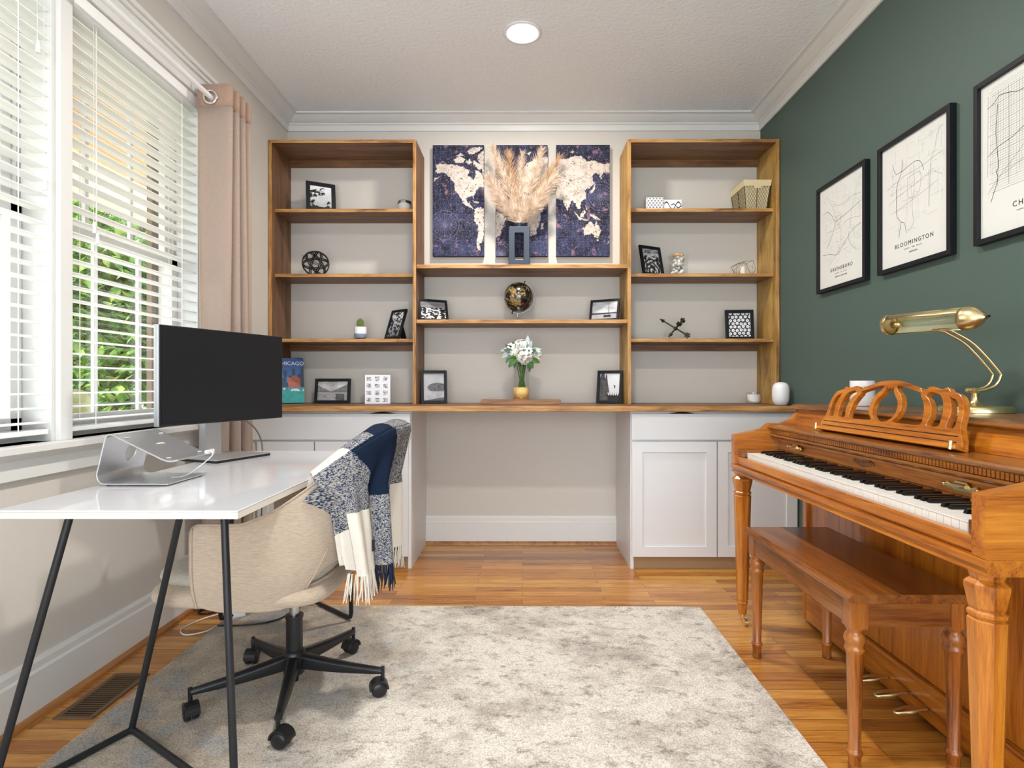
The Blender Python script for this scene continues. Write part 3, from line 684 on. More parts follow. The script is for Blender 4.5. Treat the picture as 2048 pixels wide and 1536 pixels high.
# ------------------------------------------------------------------ monitor
mn = thing('monitor', (-1.20, 2.30, ZD), 'large black flat screen monitor on a silver stand on the desk', 'monitor')
MLt = Vector((-1.277, 2.02, 0)); MRt = Vector((-1.078, 2.577, 0)); du = (MRt-MLt).normalized(); nn = Vector((du.y, -du.x, 0))  # faces +x,-y
def mT(u, d, z): p = MLt+du*u-nn*d; return (p.x, p.y, z)
Lm = (MRt-MLt).length
TM = Matrix(((du.x, -nn.x, 0, MLt.x), (du.y, -nn.y, 0, MLt.y), (0, 0, 1, 0), (0, 0, 0, 1)))
MB().box((0, 0, 0.877), (Lm, 0.006, 1.239), T=TM).build('bezel', M['plastic'], mn, bevel=0.002)
MB().box((0.006, -0.0012, 0.888), (Lm-0.006, 0.0, 1.233), T=TM).build('screen', M['screen'], mn)
MB().box((-0.001, 0.0062, 0.876), (Lm+0.001, 0.030, 1.240), T=TM).box((0.14, 0.0302, 0.93), (Lm-0.14, 0.055, 1.18), T=TM).build('back_shell', M['silver'], mn, bevel=0.003)
MB().prism([(Lm/2-0.040, ZD+0.012), (Lm/2+0.040, ZD+0.012), (Lm/2+0.034, 1.12), (Lm/2-0.034, 1.12)], 0.080, 0.112, 'Y', T=TM).box((Lm/2-0.03, 0.055, 1.03), (Lm/2+0.03, 0.085, 1.09), T=TM).build('stand_neck', M['silver'], mn, bevel=0.004)
MB().prism([(Lm/2-0.135, -0.085), (Lm/2+0.135, -0.085), (Lm/2+0.125, 0.135), (Lm/2-0.125, 0.135)], ZD+0.0095, ZD+0.012, 'Z', T=TM).build('stand_base', M['silver'], mn, bevel=0.001)
MB().prism([(Lm/2-0.134, -0.084), (Lm/2+0.134, -0.084), (Lm/2+0.124, 0.134), (Lm/2-0.124, 0.134)], ZD, ZD+0.0095, 'Z', T=TM).build('stand_foot_pad', M['plastic'], mn)
cb = cat([mT(Lm*0.72, 0.06, 0.92), (-1.213, 2.50, 0.878), (-1.190, 2.545, 0.835), (-1.178, 2.575, 0.79), (-1.170, 2.582, 0.735), (-1.170, 2.59, 0.60), (-1.20, 2.62, 0.3), (-1.23, 2.64, 0.045)], 5, False)
tag(MB().tube(cb, 0.0032, 8).build('monitor_cable', M['cable_g']), 'grey cable dropping from behind the monitor over the far desk edge', 'cable')

# ------------------------------------------------------------------ laptop stand
ls = thing('laptop_stand', (-1.14, 1.77, ZD), 'bent silver aluminium laptop stand at the left of the desk', 'laptop stand')
def sheet(prof, y0, y1, th, yf=None):
    mb = MB(); n = len(prof)
    P = [Vector((p[0], 0, p[1])) for p in prof]
    def off(i):
        d = (P[min(i+1, n-1)]-P[max(i-1, 0)]).normalized(); return Vector((-d.z, 0, d.x))*th/2
    rows = []
    for i in range(n):
        ya, yb = (y0, y1) if yf is None else yf(i/(n-1))
        o = off(i); rows.append([(P[i]+o).xz[:]+(ya,), (P[i]+o).xz[:]+(yb,), (P[i]-o).xz[:]+(yb,), (P[i]-o).xz[:]+(ya,)])
    vs = [(q[0], q[2], q[1]) for r_ in rows for q in r_]
    fs = [(4*i+k, 4*i+(k+1) % 4, 4*i+4+(k+1) % 4, 4*i+4+k) for i in range(n-1) for k in range(4)]+[(0, 1, 2, 3), (4*n-4, 4*n-3, 4*n-2, 4*n-1)]
    return mb.add(vs, fs, 0, False)
prof = [(-1.035, ZD+0.0055), (-1.20, ZD+0.0055)]+cat([(-1.20, ZD+0.0055), (-1.232, ZD+0.009), (-1.243, ZD+0.030), (-1.238, ZD+0.055)], 5, False)[1:]
prof += cat([(-1.238, ZD+0.055), (-1.222, 0.855), (-1.214, 0.876), (-1.200, 0.880), (-1.185, 0.873)], 5, False)[1:]
prof += cat([(-1.185, 0.873), (-1.08, 0.822), (-1.045, 0.806), (-1.025, 0.8025), (-1.005, 0.806)], 5, False)[1:]
sh = sheet(prof, 1.672, 1.88, 0.0045)
so = sh.build('bent_plate', M['silver'], ls, bevel=0.001)
# round cable hole in the upright face shown as a cutter-free ring: boolean cut
cut = MB().cyl((-1.30, 1.80, 0.815), (-1.18, 1.80, 0.815), 0.026, n=32).build('cut', M['silver'])
md = so.modifiers.new('hole', 'BOOLEAN'); md.operation = 'DIFFERENCE'; md.object = cut; md.solver = 'EXACT'
dg = bpy.context.evaluated_depsgraph_get(); dg.update()
me2 = bpy.data.meshes.new_from_object(so.evaluated_get(dg)); so.modifiers.clear(); so.data = me2; bpy.data.objects.remove(cut)
for y in (1.835, 1.862):
    MB().box((-1.012, y-0.010, 0.8055), (-1.004, y+0.010, 0.817)).build('holder_lip', M['whiteplastic'], ls, bevel=0.001)
for (x, y) in ((-1.215, 1.69), (-1.215, 1.86), (-1.05, 1.69), (-1.05, 1.86)): MB().cyl((x, y, ZD), (x, y, ZD+0.0034), 0.009, n=16).build('rubber_foot', M['plastic'], ls)
for (x, z) in ((-1.17, 0.8688), (-1.045, 0.8095)):
    for y in (1.695, 1.857): MB().lathe([(0.0075, 0.0), (0.006, 0.0012), (0, 0.0014)], (x, y, z+0.0005), 12, capt=False).build('rubber_pad', M['white'], ls)
TL = Matrix.Translation((-1.12, 1.775, 0.8452)) @ Matrix.Rotation(rad(26), 4, 'Y')
MB().prism([(-0.004, -0.018), (0.003, -0.014), (0.004, 0.018), (-0.003, 0.014)], 0.0, 0.0006, 'Z', T=TL).build('engraved_mark', M['white'], ls)
cb = cat([(-1.01, 1.845, 0.815), (-0.99, 1.83, 0.80), (-1.05, 1.80, 0.745), (-1.09, 1.78, 0.7385)], 6, False)
tag(MB().tube(cb, 0.0018, 6).build('charging_cable', M['cable_w']), 'thin white charging cable at the laptop stand', 'cable')

# ------------------------------------------------------------------ office chair
CX, CY = -0.80, 1.905
HX, HY = -0.757, 1.905
ch = thing('office_chair', (HX, HY, 0.011), 'beige fabric swivel chair with a black five-star base at the desk', 'chair')
R0 = 0.011
hub = MB().lathe([(0.030, 0.060), (0.034, 0.065), (0.036, 0.125), (0.033, 0.135), (0.027, 0.14)], (HX, HY, R0), 24).lathe([(0.0, 0.035), (0.014, 0.035), (0.014, 0.06)], (HX, HY, R0), 16)
hub.build('base_hub', M['plastic'], ch)
for k in range(5):
    a = rad(-4.5+72*k); ca, sa = math.cos(a), math.sin(a)
    T = Matrix.Translation((HX, HY, R0)) @ Matrix.Rotation(a, 4, 'Z')
    L = 0.300; m = MB(); rows = []
    for j in range(9):
        t = j/8; x = 0.022+(L-0.022)*t; w = 0.019*(1-t)+0.0105*t; zt = 0.128-0.040*t-0.004*math.sin(PI*t); zb = 0.078+0.000*t-0.010*t*0
        zb = zt-(0.046*(1-t)+0.017*t)
        rows.append([(x, -w, zb), (x, w, zb), (x, w, zt-0.007), (x, w*0.55, zt), (x, -w*0.55, zt), (x, -w, zt-0.007)])
    vs = [v_ for r_ in rows for v_ in r_]; fs = [(6*i+q, 6*i+(q+1) % 6, 6*i+6+(q+1) % 6, 6*i+6+q) for i in range(8) for q in range(6)]+[tuple(range(6)), tuple(range(48, 54))]
    m.add(vs, fs, 0, True, T); m.build('base_arm', M['plastic'], ch, bevel=0.002)
    tip = Matrix.Translation((HX+L*ca, HY+L*sa, R0))
    ca2 = rad(200+37*k); TW = tip @ Matrix.Rotation(ca2, 4, 'Z')
    c = MB().cyl(tuple(tip @ Vector((0, 0, 0.048))), tuple(tip @ Vector((0, 0, 0.092))), 0.0065, n=14)
    arc = [(0.0245*math.cos(q), 0.0245*math.sin(q)) for q in [PI*i/10 for i in range(11)]]
    arc2 = [(0.031*math.cos(q), 0.030*math.sin(q)) for q in [PI*i/10 for i in range(10, -1, -1)]]
    c.prism([(x+0.012, z+0.0245) for x, z in arc]+[(x+0.012, z+0.0245) for x, z in arc2], -0.020, 0.020, 'Y', T=TW)
    co = c.build('caster', M['plastic'], ch)
    for s_ in (-1, 1):
        w = MB().add([], []); w.lathe([(0.020, 0.0), (0.0243, 0.002), (0.0243, 0.014), (0.021, 0.0175), (0.010, 0.0195), (0, 0.020)], (0, 0, 0), 24, capt=False, T=TW @ Matrix.Translation((0.012, s_*0.003, 0.0245)) @ Matrix.Rotation(rad(-90*s_), 4, 'X'))
        w.build('wheel', M['plastic'], co)
MB().cyl((HX, HY, R0+0.13), (HX, HY, 0.262), 0.0265, n=28).cyl((HX, HY, 0.255), (HX, HY, 0.264), 0.029, n=28).build('gas_lift_cover', M['plastic'], ch)
MB().cyl((HX, HY, 0.262), (HX, HY, 0.345), 0.0150, n=24).build('gas_lift', M['steel'], ch)
MB().box((HX-0.09, HY-0.07, 0.340), (HX+0.09, HY+0.07, 0.358)).build('seat_mechanism', M['plastic'], ch, bevel=0.004)
# seat
def rbox_grid(mb, c, d, p=4.0, pz=2.6, n=36, mzx=0.0):
    def sgn(v_, e): return math.copysign(abs(v_)**e, v_)
    vs = []; m_ = n//2
    def f(u, w):
        a = 2*PI*u; b = -PI/2+PI*w
        cb_ = sgn(math.cos(b), 2/pz); return (c[0]+d[0]*cb_*sgn(math.cos(a), 2/p), c[1]+d[1]*cb_*sgn(math.sin(a), 2/p), c[2]+d[2]*sgn(math.sin(b), 2/pz))
    mb.grid(f, n*2, m_)
    return mb
sp = rbox_grid(MB(), (CX-0.045, CY, 0.404), (0.272, 0.266, 0.046), 5.0, 2.8)
sp.build('seat_pan', M['chair'], ch)
cu = rbox_grid(MB(), (CX-0.055, CY, 0.452), (0.255, 0.236, 0.036), 4.5, 2.8)
cu.build('seat_cushion', M['seatpad'], ch)
# wrap-around shell
def plan(t, w):
    # t in [0,1] from near arm front round the back to far arm front ; w 0..1 height fraction
    tt = abs(2*t-1)         # 1 at arm fronts, 0 at back centre
    sgn = -1 if t < 0.5 else 1
    if tt > 0.62:
        q = (tt-0.62)/0.38; x = 0.03-0.170*q; y = 0.295
    else:
        a = (1-tt/0.62)*PI/2
        x = 0.03+0.215*math.sin(a)**0.9 if a > 0 else 0.03
        y = 0.295*math.cos(a)**0.8 if a < PI/2-1e-6 else 0.0
    return x, sgn*y
def ztop(t):
    tt = abs(2*t-1)
    s = max(0.0, min(1.0, (0.70-tt)/0.58)); s = s*s*(3-2*s)
    front = max(0.0, (tt-0.93)/0.07)
    return 0.632+0.238*s-0.020*front**2
def zbot(t):
    tt = abs(2*t-1); s = max(0.0, min(1.0, (0.44-tt)/0.22)); s = s*s*(3-2*s)
    return 0.372+0.115*s+0.022*max(0.0, (tt-0.8)/0.2)**2
def shell(t, w, off=0.0):
    x, y = plan(t, w); zt, zb = ztop(t), zbot(t); z = zb+(zt-zb)*w
    # bucket: narrower low, leaning back high
    k = max(0.0, (0.52-z)/0.14); k = min(1.0, k)
    n_ = Vector((max(x-0.03, 0)*1.3, y, 0)); n_ = n_.normalized() if n_.length > 1e-6 else Vector((1, 0, 0))
    bulge = -0.030*k*k
    back = max(0.0, min(1.0, (x-0.0)/0.22))
    lean = back*(z-0.45)*0.33
    p = Vector((x, y, 0))+n_*(bulge+off)
    return (CX+p.x+lean, CY+p.y*(1-0.10*max(0, z-0.6)/0.27), z)
sh_ = MB().grid(lambda u, v: shell(u, v), 90, 22)
sho = sh_.build('wraparound_back', M['chair'], ch, solid=0.0, subsurf=0)
md = sho.modifiers.new('solid', 'SOLIDIFY'); md.thickness = 0.036; md.offset = -1
md = sho.modifiers.new('bev', 'BEVEL'); md.width = 0.012; md.segments = 3; md.limit_method = 'ANGLE'; md.angle_limit = rad(50)
for (ta, tb) in ((0.03, 0.97),):
    MB().tube([shell(0.012, k/12, 0.002) for k in range(13)]+[shell(0.012+0.976*k/60, 1.0, 0.000) for k in range(61)], 0.0030, 6).build('piping', M['chair'], ch)
MB().tube([shell(0.335+0.03*math.sin(k/8), k/20*0.55, 0.001) for k in range(0, 9)], 0.002, 6).build('seam', M['chair'], ch)

# ------------------------------------------------------------------ throw blanket over the chair back
cream, navy = np.array(s2l(222, 214, 202)), np.array(s2l(25, 37, 57))
bk = thing('throw_blanket', (CX+0.33, CY-0.1, 0.45), 'navy, cream and speckled blue plaid throw with fringes draped over the chair back', 'blanket')
def blank_path(u, v):
    """u 0..1 across (near to far), v 0..1 from inside bottom over rim to outside bottom"""
    t = 0.284+0.336*u
    zt = ztop(t)+0.020
    Lin, Lov = 0.16*min(1, 0.50+u*2.0), 0.07; Lout = zt-0.475
    s = v*(Lin+Lov+Lout)
    fold = 0.013*math.sin(u*17+0.6)+0.006*math.sin(u*37)
    if s < Lin:
        z = zt-(Lin-s); x, y, _ = shell(t, min(1, max(0, (z-0.018-zbot(t))/(ztop(t)-zbot(t)))), -0.052); return (x, y, z, t, False)
    if s < Lin+Lov:
        a = (s-Lin)/Lov*PI
        x, y, _ = shell(t, 1.0, -0.016-0.036*math.cos(a)); return (x, y, zt+0.012*math.sin(a), t, a > (2.7 if u < 0.30 else 0.5))
    d = s-Lin-Lov; z = zt-d
    q = min(1, d/0.08); t += (1-u)**2*0.055*q*q*(3-2*q)
    zz = max(z, 0.72); w = min(1, max(0, (zz-zbot(t))/(ztop(t)-zbot(t))))
    x1, y1, _ = shell(t, w, 0.020)
    amp = min(1, d/0.2)
    cxn, cyn = x1-CX-0.03, y1-CY; L_ = math.hypot(cxn, cyn)+1e-6
    x = x1+cxn/L_*(fold*1.5*amp+0.012)+0.16*max(0, d-0.05)*(1-u)**2
    y = y1+cyn/L_*(fold*1.5*amp+0.012)-0.02*(u > 0.5)*max(0, d-0.1)
    return (x, y, z, t, z > 0.69-0.035*(u < 0.24))
def bl_P(u, v):
    o = np.zeros(u.shape+(3,))
    for i in range(u.shape[0]):
        for j in range(u.shape[1]):
            o[i, j] = blank_path(u[i, j], v[i, j])[:3]
    return o[..., 0], o[..., 1], o[..., 2]
def bl_C(u, v):
    # buffalo check: columns along u, rows along the length
    s = u+0.02*np.sin(v*7)
    colN = ((s > 0.19+0.10*(v-0.4)) & (s < 0.47)) | (s > 0.79)
    rowN = np.array([[blank_path(a_, b_)[4] for a_, b_ in zip(ra, rb)] for ra, rb in zip(u, v)])
    tw = (_rs.rand(*u.shape) > 0.5).astype(float)
    mid = lerp(navy*2.2, cream*0.70, tw*0.75)
    C = np.where((colN & rowN)[..., None], navy[None, None]*(0.8+0.3*_rs.rand(*u.shape)[..., None]), mid)
    return np.where((~colN & ~rowN)[..., None], cream[None, None]*(0.95+0.07*_rs.rand(*u.shape)[..., None]), C)
painted('woven_cloth', bl_P, 260, 340, bl_C, M['weave'], bk, smooth=True, solid=0.006)
# under layer, a little shifted: the folded second ply at the near edge
def ply(k):
    def P(u, v):
        o = np.zeros(u.shape+(3,))
        for i in range(u.shape[0]):
            for j in range(u.shape[1]):
                x, y, z, t, _q = blank_path(u[i, j]*0.12-0.03-0.03*k, 0.40+0.60*v[i, j])
                d = 0.010+0.010*k
                o[i, j] = (x-0.006*k, y+d*0.6, z+0.012*k*(v[i, j] > 0.9))
        return o[..., 0], o[..., 1], o[..., 2]
    def C(u, v):
        tw = (_rs.rand(*u.shape) > 0.5).astype(float)*0.7
        mid = lerp(navy*1.8, cream*0.8, tw)
        return np.where((v < 0.50)[..., None], mid, cream[None, None]*np.ones(u.shape+(1,)))
    painted('folded_ply', P, 20, 130, C, M['weave'], bk, smooth=True, solid=0.004)
ply(1); ply(2)
fr_w, fr_n = MB(), MB(); R = random.Random(5)
for k in range(76):
    u = -0.05+1.05*k/75; x, y, z, t, _q = blank_path(max(u, -0.06), 1.0)
    isn = (0.25 < u < 0.47) or u > 0.79
    for q in range(2):
        L = R.uniform(0.055, 0.085); dx, dy = R.uniform(-0.014, 0.014), R.uniform(-0.014, 0.014)
        (fr_n if isn else fr_w).tube([(x+R.uniform(-.002, .002), y+R.uniform(-.002, .002), z+0.004), (x+dx*0.5, y+dy*0.3, z-L*0.5), (x+dx, y+dy, z-L)], 0.0020, 5, radii=[0.0024, 0.0022, 0.0012])
M['wool_w'] = mat('cream_wool', tuple(cream), 0.95); M['wool_n'] = mat('navy_wool', tuple(navy), 0.95)
tag(fr_w.build('cream_fringe', M['wool_w'], bk), kind='stuff'); tag(fr_n.build('navy_fringe', M['wool_n'], bk), kind='stuff')
x, y, z, t, _q = blank_path(0.20, 0.88)
MB().box((x+0.008, y-0.014, z-0.012), (x+0.016, y-0.010, z+0.022)).build('care_tag', M['black'], bk)

# ------------------------------------------------------------------ cables and power under the desk
ps = thing('power_strip', (-1.32, 2.90, 0), 'white power strip lying on the floor behind the desk legs', 'power strip')
TP = Matrix.Translation((-1.24, 2.72, 0)) @ Matrix.Rotation(rad(-50), 4, 'Z')
MB().box((-0.03, -0.10, 0), (0.03, 0.10, 0.036), T=TP).build('body', M['whiteplastic'], ps, bevel=0.004)
for k in range(4): MB().box((-0.012, -0.085+k*0.045, 0.0358), (0.012, -0.060+k*0.045, 0.0368), T=TP).build('socket', M['cable_g'], ps)
TP = Matrix.Translation((-1.262, 2.535, 0)) @ Matrix.Rotation(rad(25), 4, 'Z')
tag(MB().box((-0.037, -0.037, 0.0), (0.037, 0.037, 0.058), T=TP).build('power_adapter', M['whiteplastic'], bevel=0.008, seg=3), 'white square power adapter standing behind the desk leg', 'power adapter')
TP = Matrix.Translation((-1.345, 2.66, 0)) @ Matrix.Rotation(rad(40), 4, 'Z')
tag(MB().box((-0.02, -0.03, 0.0), (0.02, 0.03, 0.03), T=TP).build('power_plug', M['plastic'], bevel=0.005), 'black power plug brick next to the white adapter', 'plug')
def cable(pts, r, m, label, nm='power_cable'):
    tag(MB().tube(cat(pts, 8, False), r, 8).build(nm, M[m]), label, 'cable')
cable([(-1.305, 2.53, 0.022), (-1.39, 2.50, 0.006), (-1.425, 2.40, 0.0045), (-1.375, 2.34, 0.0045), (-1.31, 2.375, 0.0045), (-1.296, 2.43, 0.0045)], 0.0028, 'cable_w', 'white cable looping on the oak floor from the adapter')
cable([(-1.36, 2.68, 0.015), (-1.44, 2.64, 0.006), (-1.452, 2.57, 0.005), (-1.40, 2.56, 0.005), (-1.34, 2.62, 0.005), (-1.30, 2.65, 0.005)], 0.0035, 'plastic', 'black cable curled by the shoe moulding')
cable([(-1.275, 2.40, 0.018), (-1.15, 2.41, 0.016), (-1.05, 2.47, 0.016), (-1.01, 2.60, 0.02), (-1.035, 2.74, 0.006)], 0.0035, 'plastic', 'black cable arching over the rug between the far desk legs')
cable([(-1.235, 2.515, 0.03), (-1.17, 2.56, 0.06), (-1.13, 2.57, 0.16), (-1.12, 2.56, 0.34), (-1.12, 2.54, 0.60)], 0.0020, 'cable_w', 'thin white cable rising from the adapter to the desk')

# ------------------------------------------------------------------ piano
PN, PF = 1.13, 2.50; PK0, PK1 = 1.20, 2.42
pi_ = thing('piano', (1.21, 1.815, 0), 'golden oak spinet piano with carved music desk against the green wall', 'piano')
arm = [(0.907, 0.684), (0.907, 0.810)]+[p[:2] for p in cat([(0.907, 0.810, 0), (1.015, 0.832, 0), (1.045, 0.848, 0), (1.062, 0.858, 0), (1.110, 0.860, 0), (1.150, 0.874, 0), (1.177, 0.900, 0), (1.192, 0.921, 0)], 5, False)][1:]+[(1.512, 0.921), (1.512, 0.684)]
for a, b in ((PN, PN+0.035), (PF-0.035, PF)):
    MB().prism(arm, a, b, 'Y').build('side_arm', M['pianoX'], pi_, bevel=0.0015)
    MB().box((1.215, a, 0.015), (1.512, b, 0.683)).build('side_panel', M['pianoZ'], pi_, bevel=0.0015)
MB().prism([(0.905, 0.6835), (0.905, 0.668), (0.912, 0.662), (0.908, 0.650), (1.235, 0.650), (1.235, 0.6835)], PN, PF, 'Y').build('keybed', M['pianoY'], pi_, bevel=0.0015)
MB().prism([(0.917, 0.689), (0.917, 0.712), (0.918, 0.718), (0.936, 0.718), (0.938, 0.689)], PN+0.036, PF-0.036, 'Y').box((0.922, PN+0.036, 0.6836), (0.937, PF-0.036, 0.6892)).build('key_slip', M['pianoY'], pi_, bevel=0.001)
for a, b in ((PN+0.0355, PK0-0.001), (PK1+0.001, PF-0.0355)): MB().box((0.926, a, 0.7185), (1.088, b, 0.748)).build('key_block', M['pianodark'], pi_, bevel=0.002)
wm = None
for k in range(52):
    y = PK1-(k+0.5)*(PK1-PK0)/52
    if wm is None:
        o = MB().box((0.943, y-0.01125, 0.7355), (1.090, y+0.01125, 0.738)).box((0.9445, y-0.0110, 0.712), (1.090, y+0.0110, 0.7355)).build('white_key', M['ivory'], pi_, bevel=0.0005); wm = o; y0 = y
    else:
        o = wm.copy(); COL.objects.link(o); o.parent = pi_; o.location = wm.location+Vector((0, y-y0, 0))
pat = [1, 0, 1, 1, 0, 1, 1]   # after A,B,C,D,E,F,G
bm_ = None
for k in range(51):
    if not pat[k % 7]: continue
    y = PK1-(k+1)*(PK1-PK0)/52
    if bm_ is None:
        o = MB().prism([(0.992, 0.7385), (0.997, 0.7485), (1.090, 0.7500), (1.090, 0.7385)], y-0.0056, y+0.0056, 'Y').build('black_key', M['ebony'], pi_, bevel=0.0012); bm_ = o; y0b = y
    else:
        o = bm_.copy(); COL.objects.link(o); o.parent = pi_; o.location = bm_.location+Vector((0, y-y0b, 0))
MB().box((1.0905, PN+0.036, 0.69), (1.112, PF-0.036, 0.752)).build('name_rail', M['pianodark'], pi_)
MB().prism([(1.092, 0.7525), (1.102, 0.803), (1.120, 0.803), (1.120, 0.7525)], PN+0.036, PF-0.036, 'Y').build('fallboard', M['pianoY'], pi_, bevel=0.001)
MB().prism([(1.083, 0.790), (1.082, 0.797), (1.090, 0.803), (1.10, 0.803), (1.10, 0.792)], PN+0.036, PF-0.036, 'Y').build('fallboard_moulding', M['pianoY'], pi_)
ld = MB().prism([(1.062, 0.8035), (1.058, 0.809), (1.060, 0.815), (1.068, 0.817), (1.070, 0.834), (1.056, 0.836), (1.049, 0.840), (1.046, 0.846), (1.050, 0.852), (1.060, 0.854), (1.205, 0.854), (1.205, 0.8035)], PN+0.036, PF-0.036, 'Y')
ld.build('ledge', M['pianodark'], pi_, bevel=0.0008)
k = PN+0.045; dm = MB()
while k < PF-0.045: dm.box((1.0640, k, 0.8175), (1.0715, k+0.0085, 0.8335)); k += 0.0125
dm.build('dentil_moulding', M['pianoY'], pi_)
MB().prism([(1.165, 0.8545), (1.186, 0.9215), (1.21, 0.9215), (1.21, 0.8545)], PN+0.036, PF-0.036, 'Y').build('upper_panel', M['pianoY'], pi_)
MB().prism([(1.168, 0.9215), (1.166, 0.927), (1.173, 0.933), (1.186, 0.938), (1.200, 0.940), (1.514, 0.940), (1.514, 0.9215)], PN-0.018, PF+0.022, 'Y').build('lid', M['pianodark'], pi_, bevel=0.0015)
MB().box((1.228, PN+0.036, 0.130), (1.238, PF-0.036, 0.650)).build('knee_panel', M['pianoZ'], pi_)
MB().box((1.212, PN+0.036, 0.018), (1.232, PF-0.036, 0.128)).build('toe_rail', M['pianoY'], pi_, bevel=0.003)
MB().box((1.49, PN+0.036, 0.02), (1.512, PF-0.036, 0.92)).build('back_panel', M['pianodark'], pi_)
for y in (1.722, 1.815, 1.908):
    p = MB(); rows = []
    for j in range(13):
        t = j/12; x = 1.212-0.105*t; w = 0.010+0.013*math.sin(PI*min(1, t*1.05))**2*(0.3+0.9*t)+0.004*t; w = w if t < 0.95 else w*0.6
        z = 0.058-0.010*t+0.004*math.sin(PI*t); rows.append([(x, y-w, z), (x, y, z+0.004), (x, y+w, z), (x, y, z-0.003)])
    vs = [q for r_ in rows for q in r_]; p.add(vs, [(4*i+q, 4*i+(q+1) % 4, 4*i+4+(q+1) % 4, 4*i+4+q) for i in range(12) for q in range(4)]+[(0, 1, 2, 3), (48, 49, 50, 51)], 0, True); p.build('pedal', M['brass'], pi_)
# hinges on the fallboard
def hinge(y):
    h = MB(); x = 1.088
    pl = [(y-0.060, 0.772), (y-0.048, 0.781), (y-0.030, 0.776), (y-0.018, 0.786), (y+0.018, 0.786), (y+0.030, 0.776), (y+0.048, 0.781), (y+0.060, 0.772), (y+0.045, 0.763), (y+0.018, 0.760), (y-0.018, 0.760), (y-0.045, 0.763)]
    h.prism(pl, x-0.0005, x+0.006, 'X'); h.cyl((x-0.004, y-0.02, 0.776), (x-0.004, y+0.02, 0.776), 0.005, n=12)
    for q in (-0.055, 0.0, 0.055): h.ball((x-0.003, y+q, 0.774), 0.0055, n=10)
    h.build('brass_hinge', M['brass'], pi_)
hinge(2.30); hinge(1.43)
em = MB(); R = random.Random(2)
em.prism([(1.85+0.052*math.cos(a)*(1+0.08*math.cos(6*a)), 0.777+0.013*math.sin(a)*(1+0.15*math.cos(4*a))) for a in [2*PI*k/40 for k in range(40)]], 1.092, 1.100, 'X')
for k in range(16): em.tube(cat([(1.0915, 1.85-0.045+0.006*k, 0.777-0.006), (1.0900, 1.85-0.043+0.006*k, 0.777+0.004*math.sin(k*2)), (1.0915, 1.85-0.040+0.006*k, 0.777+0.006)], 3, False), 0.0012, 5)
em.build('carved_emblem', M['pianodark'], pi_)
# music desk
a_ = rad(16); ax_h = Vector((math.sin(a_), 0, math.cos(a_))); ax_s = Vector((0, -1, 0)); ax_n = ax_s.cross(ax_h)
TD = Matrix(((ax_s.x, ax_h.x, ax_n.x, 1.122), (ax_s.y, ax_h.y, ax_n.y, 2.165), (ax_s.z, ax_h.z, ax_n.z, 0.862), (0, 0, 0, 1)))
SW = 0.70
def mir(p): return [(SW-x, y) for x, y in p][::-1]
half = [(0.000, 0.004), (0.004, 0.022), (0.016, 0.040), (0.024, 0.060), (0.026, 0.085), (0.032, 0.112), (0.048, 0.136), (0.070, 0.146), (0.092, 0.150), (0.106, 0.160), (0.124, 0.154), (0.150, 0.160), (0.172, 0.162), (0.190, 0.150), (0.203, 0.149), (0.212, 0.158), (0.232, 0.162), (0.262, 0.170), (0.300, 0.178), (0.350, 0.181)]
out = cat([(x, y, 0) for x, y in half+[(SW-x, y) for x, y in half[::-1][1:]]], 3, False)
outline = [(p[0], p[1]) for p in out]
def sm(p): return [(q[0], q[1]) for q in cat([(x, y, 0) for x, y in p], 4, True)]
h1 = sm([(0.042, 0.052), (0.040, 0.085), (0.047, 0.110), (0.062, 0.128), (0.078, 0.133), (0.092, 0.138), (0.084, 0.124), (0.073, 0.105), (0.070, 0.080), (0.074, 0.052), (0.058, 0.048)])
h2 = sm([(0.100, 0.052), (0.096, 0.085), (0.104, 0.115), (0.122, 0.138), (0.145, 0.146), (0.166, 0.148), (0.182, 0.137), (0.164, 0.124), (0.148, 0.104), (0.142, 0.078), (0.148, 0.052), (0.125, 0.048)])
h3 = [(q[0], q[1]) for q in cat([(0.172, 0.050, 0), (0.168, 0.080, 0), (0.178, 0.110, 0), (0.200, 0.136, 0), (0.205, 0.145, 0), (0.240, 0.154, 0), (0.285, 0.163, 0), (0.318, 0.166, 0), (0.312, 0.150, 0), (0.290, 0.135, 0), (0.276, 0.112, 0), (0.274, 0.088, 0), (0.284, 0.066, 0), (0.298, 0.050, 0), (0.235, 0.047, 0)], 3, True)]
h4 = sm([(0.350, 0.046), (0.318, 0.052), (0.294, 0.070), (0.288, 0.092), (0.294, 0.115), (0.312, 0.132), (0.326, 0.148), (0.334, 0.164), (0.342, 0.156), (0.350, 0.163), (0.358, 0.156), (0.366, 0.164), (0.374, 0.148), (0.388, 0.132), (0.406, 0.115), (0.412, 0.092), (0.406, 0.070), (0.382, 0.052)])
mdk = MB(); curve_plate(mdk, [outline, h1, h2, h3, h4, mir(h1), mir(h2), mir(h3)], TD, 0.015, bev=0.0015)
mo = mdk.build('music_desk', M['pianoY'], pi_, recalc=False)
gr = MB()
for hh in (0.014, 0.030): gr.box((0.02, hh-0.0012, 0.0088), (SW-0.02, hh+0.0012, 0.0100), T=TD)
gr.build('groove_line', M['ventdark'], mo)
MB().box((0.0, -0.006, -0.012), (SW, 0.006, 0.026), T=TD).build('book_lip', M['pianoY'], mo, bevel=0.002)
for s_ in (0.012, SW-0.012): MB().cyl(tuple(TD @ Vector((s_, -0.008, 0.026))), tuple(TD @ Vector((s_, 0.014, 0.030))), 0.005, n=10).build('brass_stud', M['brass'], mo)
